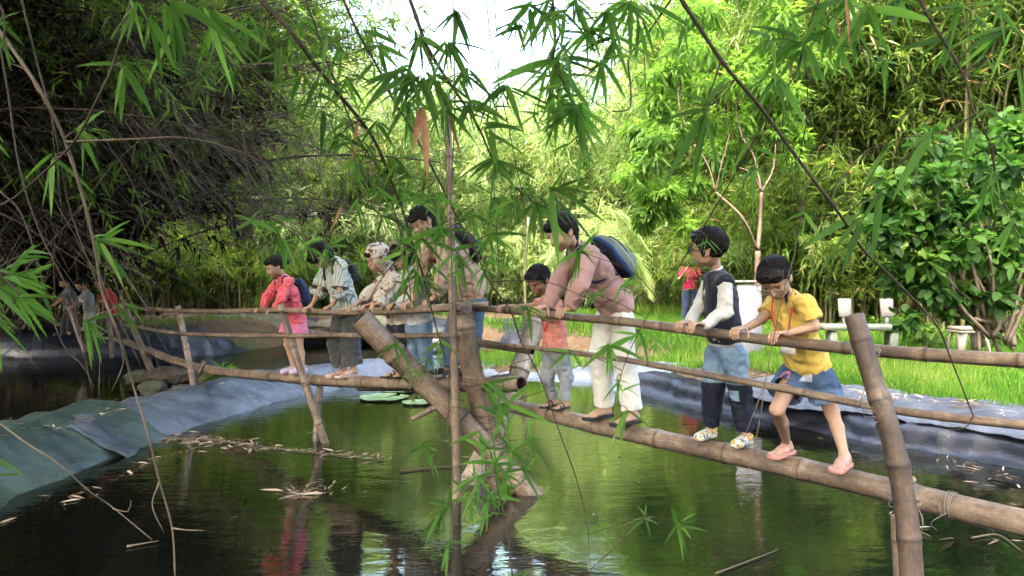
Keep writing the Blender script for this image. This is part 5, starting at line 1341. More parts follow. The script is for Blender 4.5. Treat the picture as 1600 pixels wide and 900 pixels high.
# ---- girl in the striped shirt
def c_strip(c):
    shirt(c, cloth('striped_cotton', (.5, .53, .5), stripes=((.16, .22, .2), 14, (0, 0, .7))), sleeve=.44, infl=.03, loose=.03, hem=-.03, flare=.03, wr=.025, seed=14)
    trousers(c, cloth('charcoal_trousers', (.06, .062, .062)), infl=.03, flare=.05, t=.8, top=.09, wr=.022, seed=15)
    for q in 'LR': shoe(c, q, simple('pale_pink_foam', (.55, .38, .34), .5, .4), 'slide')
    backpack(c, simple('dark_nylon', (.016, .018, .024), .6, .35, 14, .4), 'small black backpack on the girl in the striped shirt', (.13, 0, .02), (.1, .065, .14))
person('girl in a pale striped shirt and charcoal wide trousers bowing her head over the rail', NB, dict(thick=.95), LOGL(537), 1.4, .23, LOOK(.55, .85, .15),
    dict(head=(500,399,0), neck=(518,406,0), chest=(529,437,0), pelvis=(543,492,0), shL=(533,416,.14), shR=(513,417,-.14), elL=(531,456,.17), elR=(499,454,-.16), wrL=(520,476,.1), wrR=(489,474,-.08),
         grL=(512,485,.09), grR=(480,486,-.08), hipL=(551,504,.075), hipR=(533,503,-.075), knL=(548,541,.08), knR=(526,539,-.07), ankL=(552,574,.09), ankR=(527,573,-.09), toeL=(537,589,.09), toeR=(508,588,-.09)),
    c_strip, hair='bob', rail=(railL[0], .028), log=log_l, lrad=.05, h=.005)

# ---- girl in the pink-red jacket
def c_pink(c):
    shirt(c, cloth('coral_nylon', (.72, .12, .15), rough=.5), sleeve=.92, infl=.024, loose=.01, hem=.03, flare=.03, wr=.03, name='jacket', seed=16)
    trousers(c, cloth('pink_shorts', (.7, .2, .34)), short=.42, infl=.025, flare=.03, top=.02, name='shorts')
    for q in 'LR': shoe(c, q, simple('lilac_foam', (.5, .4, .5), .5, .4), 'clog')
    backpack(c, cloth('navy_bag', (.03, .04, .12)), 'navy blue drawstring backpack on the girl in the coral jacket', (.14, .02, -.02), (.11, .06, .16))
person('girl in a coral red jacket and pink shorts walking first on the left log', NB, dict(thick=.95), LOGL(460), 1.3, .22, LOOK(.9, .4, -.1),
    dict(head=(430,416,0), neck=(442,432,0), chest=(451,460,0), pelvis=(460,500,0), shL=(451,441,.125), shR=(435,441,-.12), elL=(440,466,.15), elR=(418,464,-.13), wrL=(430,480,.08), wrR=(412,478,-.12),
         grL=(423,488,.07), grR=(404,487,-.12), hipL=(467,508,.07), hipR=(451,508,-.07), knL=(468,540,.08), knR=(449,538,-.06), ankL=(477,576,.1), ankR=(450,573,-.1), toeL=(462,589,.1), toeR=(434,587,-.1)),
    c_pink, hair='bun', rail=(railL[0], .028), log=log_l, lrad=.05, h=.005)

# ---- the woman in red filming from the grass
def c_red(c):
    shirt(c, cloth('crimson_cotton', (.27, .006, .05)), sleeve=.4, infl=.02, loose=.01, hem=.02, flare=.02, wr=.02)
    trousers(c, cloth('navy_jeans', (.02, .035, .08)), infl=.02, flare=.015, t=.95, top=.04)
    for q in 'LR': shoe(c, q, M['black_rubber'], 'clog')
gx, gy = P(1078, 500, 17.6)[0], 17.6; gz = float(ground_h([gx], [gy])[0])
def loc(x, y, z): return (gx+x, gy+y, gz+z)
person('woman in a crimson T-shirt and navy trousers standing on the grass filming with a phone', (0, -1), {}, gy, 1.58, .225, unit(A(-.1, -1, -.1)),
    dict(pelvis=loc(0, 0, .86), chest=loc(0, -.01, 1.14), neck=loc(0, 0, 1.33), head=loc(0, -.03, 1.46), shL=loc(.16, 0, 1.29), shR=loc(-.16, 0, 1.29), elL=loc(.22, -.1, 1.06), elR=loc(-.27, -.1, 1.09),
         wrL=loc(.06, -.26, 1.32), wrR=loc(-.12, -.26, 1.33), hipL=loc(.09, 0, .8), hipR=loc(-.09, 0, .8), knL=loc(.11, -.02, .44), knR=loc(-.1, -.02, .44), ankL=loc(.12, .02, .07), ankR=loc(-.11, .02, .07)),
    c_red, hair='bun', h=.008, mode='w')
mb = MB(); V, Q = box(loc(-.03, -.33, 1.42), (.15, .012, .075)); mb.add(V, Q)
tag(mb.build('phone', M['black_rubber'], attr=False, smooth=False), 'dark phone held up by the woman in crimson', 'phone')

# ---- three people in the shade at the far left, leaning on the rail
def far_person(label, head, pelvis, foot, depth, H, top, bot, hair='short', sk='skin_tan', sleeve=.3, extra=None):
    hx, hy = head; qx, qy = pelvis; fx, fy = foot
    def cl(c):
        shirt(c, top, sleeve=sleeve, infl=.025, loose=.012, hem=.02, flare=.02, wr=.02); trousers(c, bot, infl=.02, flare=.01, t=.95, top=.04)
        for q in 'LR': shoe(c, q, M['black_rubber'], 'clog')
        if extra: extra(c)
    v = lambda t, dx=0, dy=0: (hx+(qx-hx)*t+dx, hy+(qy-hy)*t+dy)
    J = dict(head=(hx, hy, 0), neck=(*v(.28, 3, -2), 0), chest=(*v(.55, 3, -2), 0), pelvis=(qx, qy, 0), shL=(*v(.36, 4, 0), .13), shR=(*v(.36, 1, 0), -.13),
             elL=(*v(.6, -10, 3), .15), elR=(*v(.6, -14, 3), -.14), wrL=(*v(.75, -20, 2), .1), wrR=(*v(.75, -24, 2), -.1), hipL=(qx+3, qy+6, .07), hipR=(qx-3, qy+6, -.07),
             knL=((qx+fx)/2+3, (qy+fy)/2+2, .08), knR=((qx+fx)/2-5, (qy+fy)/2+2, -.07), ankL=(fx+4, fy-6, .1), ankR=(fx-5, fy-6, -.1))
    return person(label, NB, {}, depth, H, .225, LOOK(.8, .5, 0), J, cl, sk=sk, hair=hair, h=.009)
far_person('person in a red shirt with long dark hair at the far-left rail', (157,440), (177,488), (180,527), 12.4, 1.2, cloth('red_cotton', (.42, .03, .025)), cloth('black_trousers', (.02, .02, .022)), 'long', sleeve=.4)
def band(c):
    F = SDF(c['lo'], c['hi'], c['h']); W = c['W']; a_, b_ = W['shL'], W['elL']; F.cone(a_+(b_-a_)*.5, a_+(b_-a_)*.72, .07*c['g'], .066*c['g'], 0); sdf_obj('arm_stripe', F, M['whitecard'], c['root'])
far_person('child in a grey shirt with a white stripe on the sleeve at the far-left rail', (127,444), (141,486), (141,523), 13.3, 1.15, cloth('grey_cotton', (.25, .26, .25)), cloth('pale_trousers', (.3, .29, .25)), 'short', sleeve=.4, extra=band)
far_person('taller person in a dark grey shirt at the far-left end of the bridge', (101,440), (110,484), (104,526), 14.2, 1.4, cloth('slate_cotton', (.12, .15, .16)), cloth('black_jeans', (.02, .022, .025)), 'crop', sleeve=.4)
# ------------------------------------------------------------------ furniture on the bank
M['stone'] = simple('terrazzo_stone', (.17, .2, .17), .8, .3, 30, .3, 60, .3)
M['stone_w'] = simple('pale_terrazzo', (.18, .18, .175), .8, .3, 25, .3, 60, .3)
def rbox(mb, c, s, bev=.01, rot=None):
    """box with chamfered vertical and top edges"""
    c = np.asarray(c, float); hx, hy, hz = np.asarray(s, float)/2; b = min(bev, hx*.4, hy*.4, hz*.4)
    pr = [(hx-b, hy), (hx, hy-b), (hx, -hy+b), (hx-b, -hy), (-hx+b, -hy), (-hx, -hy+b), (-hx, hy-b), (-hx+b, hy)]
    lev = [(-hz, 1-b/max(hx, hy)), (-hz+b, 1), (hz-b, 1), (hz, 1-b/max(hx, hy))]
    V = np.array([[x*f, y*f, z] for z, f in lev for x, y in pr] + [[0, 0, -hz], [0, 0, hz]])
    Q = [[i*8+j, i*8+(j+1) % 8, (i+1)*8+(j+1) % 8, (i+1)*8+j] for i in range(3) for j in range(8)]
    T = [[32, (j+1) % 8, j] for j in range(8)]+[[33, 24+j, 24+(j+1) % 8] for j in range(8)]
    if rot is not None: V = V@np.asarray(rot).T
    mb.add(V+c, [q[::-1] for q in Q], [t[::-1] for t in T])
def rotz(a): c, s = math.cos(a), math.sin(a); return np.array([[c, -s, 0], [s, c, 0], [0, 0, 1]])
def rotx(a): c, s = math.cos(a), math.sin(a); return np.array([[1, 0, 0], [0, c, -s], [0, s, c]])
def stone_bench(px, Y, wid, lab, backs):
    x = P(px, 500, Y)[0]; z0 = float(ground_h([x], [Y])[0]); Rz = rotz(R(-6))
    root = empty('stone_bench', (x, Y, z0), 0, lab, 'bench'); o = A(x, Y, z0)
    def part(nm, c, s, m, rot=None):
        mb = MB(); R_ = Rz if rot is None else Rz@rot; rbox(mb, o+Rz@A(*c), s, .02, R_); mb.build(nm, m, root, smooth=False, attr=False)
    zs = P(px, 511, Y)[2]-z0
    part('seat', (0, 0, zs), (wid, .36, .09), M['stone'])
    for q in (-1, 1): part('leg', (q*wid*.36, 0, (zs-.05)/2-.02), (.12, .3, zs-.05), M['stone'])
    for q in backs:
        part('back_support', (q, .2, zs+.08), (.06, .05, .2), M['stone_w'], rotx(R(-8))); part('backrest', (q+.01, .225, zs+.3), (.2, .05, .3), M['stone_w'], rotx(R(-10)))
stone_bench(1346, 12.2, 1.28, 'green grey terrazzo bench with two small pale back panels near the dark right post', [-.2, .46])
x = P(1513, 500, 11.6)[0]; Ys = 11.6; z0 = float(ground_h([x], [Ys])[0]); zt = P(1513, 513, Ys)[2]
root = empty('plastic_stool', (x, Ys, z0), 0, 'beige plastic stool with splayed legs standing on the grass at the right', 'stool')
Mst = simple('beige_plastic', (.4, .33, .26), .45, .45, 4, .08)
mb = MB(); rbox(mb, (x, Ys, zt), (.44, .36, .05), .015); rbox(mb, (x, Ys, zt-.045), (.46, .38, .03), .01); mb.build('seat', Mst, root, attr=False, smooth=False)
for i, q in enumerate((-1, 1)):
    for r2 in (-1, 1):
        a_ = A(x+q*.17, Ys+r2*.13, zt-.04); b_ = A(x+q*.25, Ys+r2*.2, z0-.02); mb = MB()
        V, Q, T = tube([a_, b_], [.075, .05], 4, ell=.35); mb.add(V, Q, T); mb.build('leg', Mst, root, smooth=False, attr=False)
# white board leaning by the tree
x0 = P(1152, 440, 11.8); x1 = P(1192, 440, 11.8); zg = float(ground_h([x0[0]+.2], [11.8])[0])
root = empty('white_board', (x0[0]+.2, 11.8, zg), 0, 'white upright board standing on the grass behind the boy in the dark vest', 'board')
mb = MB(); c_ = (x0+x1)/2; hz = x0[2]-zg; rbox(mb, (c_[0]+.0, 11.8, zg+hz/2-.05), (x1[0]-x0[0], .05, hz), .01, rotx(R(-5))@rotz(R(8))); mb.build('panel', simple('white_enamel', (.2, .2, .225), .45, .5, 3, .12), root, smooth=False, attr=False)
mb = MB(); rbox(mb, (c_[0], 11.83, x0[2]), (x1[0]-x0[0]+.06, .07, .04), .01, rotz(R(8))); mb.build('rim', M['stone_w'], root, smooth=False, attr=False)

# lily pads
def pad(px, py, r, seed, lab):
    c_ = G(px, py, .008); r_ = np.random.default_rng(seed); n = 40; a = np.linspace(.12, 2*np.pi-.12, n)+seed
    rr = r*(1+.04*np.sin(a*5)+.02*r_.normal(size=n)); mb = MB(); V = [c_]
    for f, z in ((.5, .004), (.93, .0), (1., .02)): V += [c_+A(math.cos(t)*q*f, math.sin(t)*q*f, z+.003*math.sin(7*t)) for t, q in zip(a, rr)]
    T = [[0, 1+i, 2+i] for i in range(n-1)]; Q = [[1+k*n+i, 1+(k+1)*n+i, 2+(k+1)*n+i, 2+k*n+i] for k in range(2) for i in range(n-1)]
    mb.add(V, Q, T, var=.5); return tag(mb.build('lily_pad', M['pad'], attr=False), lab, 'lily pad', 'lily pads below the walking log')
m, nt, out = newmat('lily_leaf'); co = objco(nt); n1 = noise(nt, co, 9, 4); r1 = ramp(nt, n1, [(.3, (.1, .19, .06)), (.7, (.26, .36, .16))]); princ(nt, out, r1.outputs[0], .45, .5, bump(nt, n1, .2, .01)); M['pad'] = m
pad(599, 622, .33, 1, 'largest lily pad, left under the walking log'); pad(652, 630, .2, 2, 'middle lily pad beside the fattest leaning post'); pad(622, 611, .25, 3, 'lily pad farthest back below the log'); pad(690, 625, .14, 4, 'small lily pad between the posts')

# floating and fallen dry leaves
def litter(n, fn, seed, lmin, lmax, zoff=.006, tilt=.08, w_=.16):
    r_ = np.random.default_rng(seed); p = fn(r_, n); a = r_.random(len(p))*np.pi*2; k = len(p)
    d = np.stack([np.cos(a), np.sin(a), r_.normal(size=k)*tilt], 1); nn = np.stack([r_.normal(size=k)*.3, r_.normal(size=k)*.3, np.ones(k)], 1); L = lmin+(lmax-lmin)*r_.random(k)**1.5
    p = p.copy(); p[:, 2] += zoff
    V, Q, m_ = leaves(p, d, nn, L, L*w_*(.6+.6*r_.random(k)), 4, fold=.5); return V, Q, np.repeat(r_.random(k), m_)
def along(pts, sp):
    def f(r_, n):
        q = smooth_path([G(*p_, .002) for p_ in pts], .05); i = r_.integers(0, len(q), n); o = q[i]+r_.normal(size=(n, 3))*A(sp, sp, 0); return o
    return f
def scat(xr, yr, inside=True):
    def f(r_, n):
        p = np.stack([xr[0]+(xr[1]-xr[0])*r_.random(n), yr[0]+(yr[1]-yr[0])*r_.random(n)], 1); d = poly_sd(p, NEAR); p = p[d < -.25]; return np.concatenate([p, np.zeros((len(p), 1))], 1)
    return f
mb = MB()
for a_ in [(150, along([(250,683),(330,690),(420,700)], .13), 1, .06, .2), (60, along([(420,700),(600,716)], .06), 2, .05, .16), (34, along([(455,775),(500,770),(470,760)], .1), 3, .08, .2), (26, along([(1510,830),(1590,790),(1580,850)], .2), 4, .06, .2),
           (90, scat((-4, 5), (3.6, 11)), 5, .05, .15), (50, along([(100,790),(180,745),(260,715),(330,690)], .05), 6, .05, .16), (40, along([(1500,720),(1590,760)], .15), 8, .05, .15)]:
    V, Q, v = litter(*a_, w_=.13); mb.add(V, Q, var=v)
tag(mb.build('floating_leaves', M['dry']), 'dry bamboo leaves floating on the pond', 'leaf litter', kind='stuff')
def onbank(path, sp, lift):
    def f(r_, n):
        q = smooth_path([(x, y, 0) for x, y in path], .05); i = r_.integers(0, len(q), n); o = q[i]+r_.normal(size=(n, 3))*A(sp, sp, 0); o[:, 2] = lift; return o
    return f
mb = MB()
for a_ in [(150, onbank([(-4.0,6.5),(-3.9,8.),(-3.6,9.8),(-3.,11.2)], .14, .34), 11, .04, .12), (80, onbank([(-4.2,3.),(-4.25,6.5)], .12, .4), 12, .04, .12), (340, onbank([(2.7,10.2),(3.6,8.7),(4.3,7.8),(5.3,6.6),(6.6,5.2)], .16, .38), 13, .05, .2), (160, onbank([(-1.5,13.2),(.5,13.4),(1.9,12.2)], .2, .26), 14, .05, .15)]:
    V, Q, v = litter(*a_, w_=.15); mb.add(V, Q, var=v)
tag(mb.build('fallen_leaves', M['dry']), 'dry leaves scattered on the tarpaulins and banks', 'leaf litter', kind='stuff')
# thin floating culms
mb = MB()
def stick(pts, r, lab, mat='twig_tan', name='floating_stick'):
    mb = MB(); p = smooth_path([G(x, y, .012) for x, y in pts], .03); V, Q, T = tube(p, np.linspace(r, r*.4, len(p)), 7); mb.add(V, Q, T); tag(mb.build(name, M[mat], attr=False), lab, 'stick', 'sticks floating on the pond')
stick([(240,684),(330,688),(450,703),(600,718)], .009, 'long thin culm floating among dry leaves at the left', 'twig_dead')
stick([(625,736),(700,729),(782,732)], .008, 'pale stick floating left of the crossed posts')
stick([(1118,896),(1208,862),(1212,858)], .006, 'pale stick floating at the lower edge of the picture')
stick([(1518,840),(1560,836),(1598,862)], .006, 'stick floating at the lower right corner')
stick([(198,854),(248,845)], .008, 'short pale stick floating at the lower left')
# ------------------------------------------------------------------ foreground bamboo branches hanging into view
def twig_branch(label, stem, r0, r1, clusters, mat='twig', seed=0, extra=0, exlen=40, sheaths=(), subs=(), dense=1.):
    r_ = np.random.default_rng(500+seed)
    S_ = smooth_path([P(*p_) for p_ in stem], .02); D = np.array([p_[2] for p_ in stem])
    root = empty('bamboo_branch', S_[0], 0, label, 'bamboo branch', 'bamboo branches hanging in the foreground')
    mb = MB(); n = len(S_); s = np.arange(n)*.02
    rad = np.linspace(r0, r1, n)*(1+.3*np.exp(-(((s % .16)-.08)/.006)**2))
    V, Q, T = tube(S_+np.stack([vnoise(np.stack([s*5+k*7+seed, s*0, s*0], 1)) for k in range(3)], 1)*.004, rad, 8); mb.add(V, Q, T)
    L = MB()
    cl = [(c_[0], c_[1], c_[2], int(round(c_[3]*dense)), *c_[4:]) for c_ in clusters]
    if extra:
        for _ in range(extra):
            i = r_.integers(int(n*.1), n); q = S_[i]; k_ = FPX/q[1]; px = 800+q[0]*k_; py = 433-(q[2]-CAMZ)*k_
            cl.append((px+r_.normal()*22, py+abs(r_.normal())*22, r_.uniform(40, 140), r_.integers(3, 7), exlen*r_.uniform(.7, 1.3), 140, q[1]+r_.normal()*.12))
    for c_ in cl:
        px, py, ang, k, ln, spr = c_[:6]
        q0 = P(px, py, 2.0)
        # nearest stem point on screen gives the depth
        sx = 800+S_[:, 0]/S_[:, 1]*FPX; sy = 433-(S_[:, 2]-CAMZ)/S_[:, 1]*FPX; i = int(np.argmin((sx-px)**2+(sy-py)**2)); Y = c_[6] if len(c_) > 6 else S_[i, 1]+r_.normal()*.05
        nd = P(px, py, Y); a = S_[i]; dist = np.linalg.norm(nd-a)
        if dist > .02:
            mid = (a+nd)/2+r_.normal(size=3)*.06*dist+A(0, 0, .08*dist); pth = smooth_path([a, mid, nd], .02); V, Q, T = tube(pth, np.linspace(max(r1*.7, .0016), .001, len(pth)), 5); mb.add(V, Q, T)
        m_ = Y/FPX
        angs = R(ang)+R(spr)*(np.linspace(-.5, .5, k)+r_.normal(size=k)*.09)
        el = r_.normal(size=k)*.35
        d = np.stack([np.cos(angs)*np.cos(el), np.sin(el), -np.sin(angs)*np.cos(el)], 1)
        d = unit(d+A(0, 0, -.28)*r_.random((k, 1))+r_.normal(size=(k, 3))*.1)
        nn = np.stack([r_.normal(size=k)*.5, -np.ones(k)*.8, .55+r_.normal(size=k)*.45], 1)
        l_ = ln*m_*(.45+.85*r_.random(k)); base = nd+r_.normal(size=(k, 3))*.006-d*.004
        V, Q, mm = leaves(base, d, nn, l_, l_*.122*(.6+.6*r_.random(k)), 8, droop=.12+.1*r_.random(k), fold=.22)
        L.add(V, Q, var=np.repeat(np.clip(.45+.22*r_.normal(size=k), 0, .97), mm))
    for pts in subs:
        p = smooth_path([P(*q) for q in pts], .02); V, Q, T = tube(p, np.linspace(r1*1.1+.0008, .0009, len(p)), 5); mb.add(V, Q, T)
    mb.build('stem', M[mat], root, attr=False)
    if L.n: L.build('leaves', M['leaf_near'], root)
    for (x0, y0, x1, y1, Y, wd) in sheaths:
        a = P(x0, y0, Y); b = P(x1, y1, Y); l_ = np.linalg.norm(b-a)
        V, Q, mm = leaves([a], [b-a], [A(.3, -1, .2)], l_, wd, 8, fold=.5, prof=lambda t: np.clip(.5+.6*np.sin(np.pi*t**.8)*1.-.5*t, .1, 1)); q_ = MB(); q_.add(V, Q); q_.build('dry_sheath', M['sheath'], root, attr=False)
    return root
M['sheath'] = simple('dry_sheath', (.3, .16, .09), .75, .3, 40, .3)
Y1 = 2.3
twig_branch('thick dark branch arching from the top left of centre down across the tall woman', [(380,-30,2.2),(453,50,2.2),(490,100,2.25),(527,147,2.3),(583,220,2.4),(620,300,2.5),(643,380,2.6),(660,430,2.7),(680,513,2.8),(697,567,2.9)], .007, .0018,
    [(440,75,100,7,50,160),(470,120,90,7,48,150),(415,40,110,7,50,160),(500,175,90,7,50,150),(530,210,80,7,50,150),(557,317,70,5,42,120),(600,340,60,6,52,120),(647,420,110,6,55,120),(545,120,60,5,50,120),(505,60,80,6,50,140),(620,250,60,6,45,160),(585,190,100,6,50,160),(655,370,40,7,52,170)],
    seed=1, extra=18, exlen=38, sheaths=[(560,178,549,262,2.4,.013),(534,322,513,368,2.9,.012)], subs=[[(490,100,2.25),(520,98,2.3),(566,120,2.3)],[(583,220,2.4),(560,260,2.4),(550,287,2.4)],[(643,380,2.6),(600,430,2.7),(575,470,2.7)]])
twig_branch('thin dark twig from the top edge just right of the thick dark branch', [(468,-20,2.4),(497,57,2.4),(510,100,2.4),(537,167,2.4),(560,213,2.45),(593,267,2.5),(615,330,2.5),(634,400,2.6),(640,470,2.6)], .0035, .0014,
    [(480,30,100,6,45,150),(515,110,110,6,45,150),(545,190,80,6,50,140),(590,290,100,6,48,160)], seed=2, extra=16, exlen=38)
twig_branch('long slender branch running from the top down past the small boy to the water', [(527,-20,2.5),(560,57,2.5),(593,110,2.5),(617,157,2.5),(650,217,2.5),(687,287,2.5),(713,340,2.5),(740,390,2.5),(763,440,2.5),(797,487,2.55),(813,533,2.6),(837,580,2.6),(873,673,2.6),(900,750,2.6),(917,827,2.6),(921,905,2.6)], .0042, .0014,
    [(592,68,195,3,52,60),(590,72,60,4,55,70),(620,110,95,8,62,160),(575,50,60,4,45,90),(640,160,90,7,58,160),(677,310,100,8,50,240),(693,360,100,10,58,210),(713,395,100,9,58,190),(740,335,80,8,52,180),(767,367,60,7,52,150),(770,310,80,6,55,150),(823,482,110,8,50,230),(760,420,60,6,50,140),
     (936,821,90,9,36,320),(1007,808,-30,7,46,260),(1060,821,20,8,52,230),(793,632,160,9,66,260),(757,602,20,5,60,120)], seed=3, extra=7,
    subs=[[(923,890,2.6),(960,855,2.6),(1007,808,2.6),(1060,821,2.6)],[(660,430,2.7),(700,470,2.6),(740,500,2.6)],[(764,440,2.5),(850,440,2.5),(915,465,2.5)]])
twig_branch('leafy dark branch hanging in front of the sky left of the tall pole', [(630,-20,2.0),(667,67,2.0),(693,113,2.0),(720,157,2.0),(747,200,2.05),(770,250,2.1),(800,290,2.1),(838,320,2.15)], .0052, .0014,
    [(640,115,100,9,72,150),(655,60,90,7,70,150),(680,120,70,8,66,150),(733,163,90,8,62,190),(773,250,90,8,64,190),(793,137,80,8,62,160),(860,297,5,8,84,150),(700,70,70,7,62,120),(730,110,60,6,60,120),(838,315,110,7,56,200),(660,120,110,7,70,120),(690,170,80,7,60,150),(760,200,40,6,60,130),(715,20,80,7,60,130)], seed=4, extra=14, dense=1.4,
    sheaths=[(657,170,645,240,2.0,.022),(660,168,668,282,2.0,.024),(700,175,722,250,2.1,.012),(1325,-10,1333,86,2.0,.01)][:3])
twig_branch('spray of broad dark leaves hanging against the white sky right of the tall pole', [(860,-40,2.0),(866,10,2.0),(875,50,2.0),(863,93,2.0),(880,130,2.0),(897,170,2.05),(905,210,2.05)], .003, .0014,
    [(807,37,105,7,60,170),(863,93,60,10,82,230),(920,47,70,12,60,260),(897,170,90,11,74,190),(860,8,95,9,60,170),(900,0,90,8,62,170),(983,5,90,9,62,180),(945,20,60,7,60,160),(830,10,110,8,60,150),(940,95,70,8,58,200),(1000,35,110,5,60,120),(960,60,100,6,55,150)], seed=5, extra=24, exlen=46, dense=1.5)
twig_branch('short kinked twig dangling below the sky gap', [(1055,-10,2.2),(1018,45,2.2),(983,90,2.2),(984,130,2.2),(983,167,2.2),(972,174,2.2),(955,175,2.2)], .003, .0016, [(1067,43,70,3,42,90),(1010,5,35,3,70,40)], seed=6)
twig_branch('long straight diagonal branch crossing from top centre towards the lower right', [(1045,-30,1.8),(1064,0,1.8),(1126,96,1.85),(1187,169,1.9),(1247,250,1.95),(1306,330,2.0),(1348,389,2.1),(1385,425,2.15),(1459,503,2.2),(1485,560,2.25),(1521,650,2.3)], .005, .002,
    [(1098,176,105,4,120,70),(1098,172,200,4,66,50),(1102,165,-50,1,60,20),(1343,339,135,3,100,60),(1372,300,120,2,100,30),(1453,206,140,4,80,90),(1393,225,120,2,135,25),(1240,255,100,5,46,160),(1180,215,120,5,50,130),(1435,212,75,2,60,40)], seed=7,
    subs=[[(1126,96,1.85),(1115,130,1.85),(1098,174,1.85)],[(1522,179,2.0),(1480,205,2.0),(1435,210,2.0),(1393,222,2.0)],[(1521,650,2.3),(1508,668,2.3),(1480,672,2.3)]])
twig_branch('curved dark branch hanging from the top right', [(1425,-20,2.0),(1458,41,2.0),(1503,115,2.0),(1522,179,2.0),(1547,229,2.05),(1558,298,2.1),(1581,339,2.1),(1590,365,2.1)], .0045, .0016,
    [(1480,60,135,5,62,110),(1577,46,140,5,82,110),(1563,8,110,7,66,150),(1581,348,100,4,66,70),(1500,5,120,7,60,150),(1590,110,120,5,62,120),(1545,90,100,4,50,120),(1530,30,70,6,60,150)], seed=8, extra=10,
    subs=[[(1503,115,2.0),(1535,98,2.0),(1572,73,2.0)],[(1547,229,2.05),(1575,258,2.1),(1600,285,2.1)],[(1503,115,2.0),(1530,122,2.0),(1550,118,2.0)]])
twig_branch('leafy branch drooping from the top edge above the girl in yellow', [(1300,-40,2.3),(1270,20,2.3),(1256,70,2.3),(1240,120,2.3),(1205,165,2.3),(1187,200,2.3),(1130,300,2.4),(1062,412,2.5),(1013,489,2.5),(975,570,2.5),(955,650,2.5)], .003, .0012,
    [(1247,60,180,9,72,140),(1256,73,110,8,72,130),(1325,0,100,8,80,130),(1357,10,80,7,80,120),(1380,92,100,8,42,220),(1297,46,90,8,66,140),(1210,119,110,7,68,120),(1285,10,140,7,66,140),(1400,-5,90,7,70,130),(1330,40,100,6,66,120),(1207,60,150,5,60,100),(907,393,90,8,46,270),(933,460,80,7,32,240),(973,447,30,6,36,220),(953,541,90,10,48,230),(887,547,110,5,40,140)], seed=9, extra=9, dense=1.2, exlen=46,
    sheaths=[(1320,-10,1328,84,2.25,.012),(1306,30,1320,75,2.3,.01),(1238,90,1232,135,2.3,.01)], subs=[[(1256,70,2.3),(1262,170,2.35),(1250,240,2.4),(1236,330,2.4)]])
twig_branch('thin tan vine hanging in front of the girl in yellow', [(1262,240,2.6),(1250,340,2.6),(1240,396,2.65),(1222,460,2.65),(1208,527,2.7),(1194,601,2.7),(1185,662,2.7),(1166,755,2.7)], .0022, .0013, [], 'twig_tan', 10, subs=[[(1194,601,2.7),(1180,640,2.7),(1160,690,2.7)],[(1222,460,2.65),(1235,500,2.65),(1228,530,2.65)]])
twig_branch('bare thread-like twig hanging left of the tall pole', [(706,-10,2.3),(709,150,2.3),(702,330,2.3),(706,470,2.3),(700,620,2.3),(702,760,2.3)], .0016, .001, [(677,703,190,4,44,80),(660,693,100,5,42,120),(700,793,190,8,60,120),(690,800,100,5,46,80),(703,853,110,6,42,200)], seed=11,
    subs=[[(702,640,2.3),(690,690,2.3),(670,740,2.3),(645,790,2.3)]])
twig_branch('leafy shoot rising from the water in front of the crossed posts', [(800,900,2.9),(790,820,2.9),(775,760,2.9),(773,723,2.9),(770,690,2.9),(762,650,2.9)], .003, .0015,
    [(773,723,-20,12,46,300),(747,747,170,10,46,220),(827,687,0,9,42,260),(767,777,60,8,46,240),(790,740,0,9,46,200),(800,700,-40,7,42,200),(760,700,-60,6,44,200),(735,770,120,8,44,200),(780,655,-60,6,50,160),(820,735,10,7,42,160)], seed=12, extra=5, exlen=40)
for i, (pts, lb) in enumerate([([(770,-10,2.4),(778,120,2.4),(770,260,2.4),(778,400,2.4),(774,500,2.4)], 'bare hanging thread twig behind the leaves right of the tall pole'), ([(757,-10,2.2),(770,90,2.2),(800,230,2.2),(820,330,2.2),(818,420,2.2)], 'wiry curved twig right of the tall pole'),
        ([(985,-10,2.5),(1002,60,2.5),(1010,160,2.5)], 'short wiry twig in the sky gap'), ([(1232,130,2.3),(1222,220,2.3),(1252,330,2.4)], 'wiry twig at the centre of the right foliage')]):
    twig_branch(lb, pts, .0016, .001, [], 'twig', 20+i, extra=2, exlen=36)
# left side
twig_branch('pale tan bamboo shoot leaning from the left edge down to the water', [(-10,35,1.8),(20,80,1.8),(63,147,1.8),(100,217,1.85),(127,300,1.9),(147,387,1.95),(163,460,2.0),(180,507,2.0),(206,600,2.1),(229,675,2.1),(249,754,2.15),(268,825,2.2),(273,905,2.2)], .0046, .0024,
    [(85,243,190,2,52,50),(85,246,70,4,72,70),(125,205,25,9,66,150),(150,376,10,10,68,140),(135,502,55,8,58,120),(190,476,15,4,54,60)], 'twig_tan', 31,
    subs=[[(180,507,2.0),(193,563,2.05),(175,610,2.1)],[(249,754,2.15),(238,790,2.15),(256,832,2.15)],[(268,825,2.2),(290,828,2.2),(320,829,2.2)],[(103,222,1.85),(200,218,1.9),(300,217,2.0),(397,247,2.1),(470,300,2.2)],[(63,147,1.8),(40,110,1.8),(12,98,1.8)]])
twig_branch('dark slanting twig from the top left with a spray of leaves at its middle', [(208,-20,1.7),(200,10,1.7),(183,80,1.7),(173,110,1.7),(157,143,1.7),(110,227,1.75),(33,300,1.8),(-10,325,1.8)], .0035, .002,
    [(193,105,175,2,60,40),(192,110,75,4,78,90),(196,100,20,2,56,40),(178,60,-70,2,60,30)], 'twig', 32)
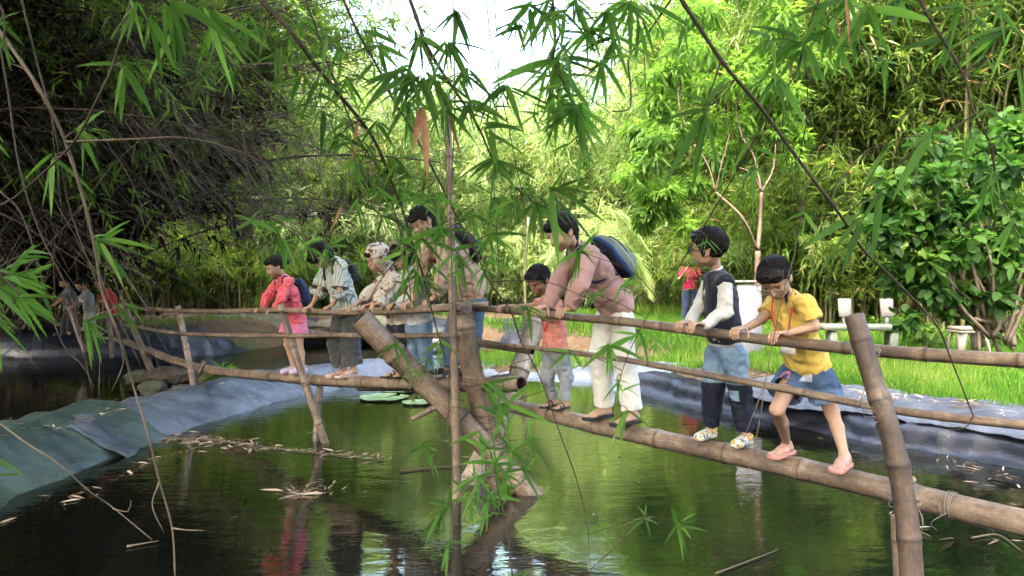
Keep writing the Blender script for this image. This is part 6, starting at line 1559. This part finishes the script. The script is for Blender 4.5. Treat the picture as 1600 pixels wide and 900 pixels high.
twig_branch('cluster of bright leaves reaching in from the left edge at mid height', [(-40,380,1.5),(-5,420,1.5),(20,450,1.5),(40,470,1.5)], .004, .002,
    [(-30,430,5,10,104,50),(0,455,12,9,76,70),(15,430,-15,8,66,80),(-10,500,70,6,60,80),(30,400,-20,6,46,80),(-15,350,30,4,46,60),(30,470,20,8,60,80),(-25,480,40,7,76,60),(45,430,0,7,50,90)], seed=33)
twig_branch('leaf spray entering at the top left corner', [(-20,-20,1.7),(5,20,1.7),(8,60,1.7)], .003, .002, [(-10,35,25,9,52,110),(-5,60,60,6,44,90),(-5,215,20,3,42,50,1.7)], seed=34)
twig_branch('spray of small leaves low at the left edge near the tarpaulin', [(-40,640,1.7),(-15,700,1.7),(-5,735,1.7)], .003, .0015, [(-8,722,15,3,48,60),(-8,745,10,2,44,30)], seed=35)
twig_branch('large-leaved branch hanging from the top between the dark mass and the thick branch', [(230,-30,1.6),(255,0,1.6),(290,25,1.65),(330,50,1.7),(365,110,1.8)], .0035, .0015,
    [(265,0,60,6,110,60),(235,30,80,6,66,80),(320,15,40,5,120,50),(280,40,80,6,76,80),(365,110,100,4,46,90),(340,40,90,6,70,110),(215,5,100,5,60,90),(385,30,90,6,50,130)], seed=36, extra=3)
twig_branch('small leaf spray over the water left of the girl in coral red', [(395,248,2.4),(420,300,2.4),(415,335,2.4),(392,345,2.4)], .0018, .001, [(392,347,70,7,46,250),(420,345,20,7,44,140),(440,375,60,8,44,160),(480,385,20,8,42,150),(510,390,60,7,46,180)], seed=37)
twig_branch('bare twig crossing the lower left over the green tarpaulin', [(-10,655,1.9),(40,692,1.9),(88,722,1.9),(139,769,1.95),(176,795,2.0),(238,842,2.0)], .0024, .0012, [], 'twig_tan', 38, subs=[[(176,795,2.0),(200,799,2.0),(205,782,2.0)]])
for i, (pts, lb) in enumerate([([(30,-10,1.9),(60,100,1.9),(85,200,1.9),(110,330,2.0),(150,440,2.0),(190,540,2.0)], 'dim bare twig running down at the far left beside the tan shoot'), ([(0,60,2.),(15,160,2.),(30,260,2.),(60,360,2.),(110,470,2.),(143,610,2.)], 'dim bare twig at the left edge behind the bright leaves'),
        ([(0,300,2.1),(40,350,2.1),(90,523,2.1),(127,573,2.1),(145,605,2.1)], 'thin bare twig over the far-left people'), ([(372,160,2.6),(385,250,2.6),(392,330,2.6)], 'hair-thin twig hanging before the dark mass')]):
    twig_branch(lb, pts, .0028, .0012, [], 'twig', 40+i)
# ------------------------------------------------------------------ humid air
m, nt, out = newmat('humid_air'); v = N(nt, 'ShaderNodeVolumePrincipled'); v.inputs['Density'].default_value = .03; v.inputs['Color'].default_value = (.96, .98, .95, 1); v.inputs['Anisotropy'].default_value = .0
nt.links.new(v.outputs[0], out.inputs[1])
mb = MB(); V, Q = box((0, 0, 7.5), (240, 240, 19)); mb.add(V, [q[::-1] for q in Q])
tag(mb.build('haze', m, smooth=False, attr=False), kind='stuff')
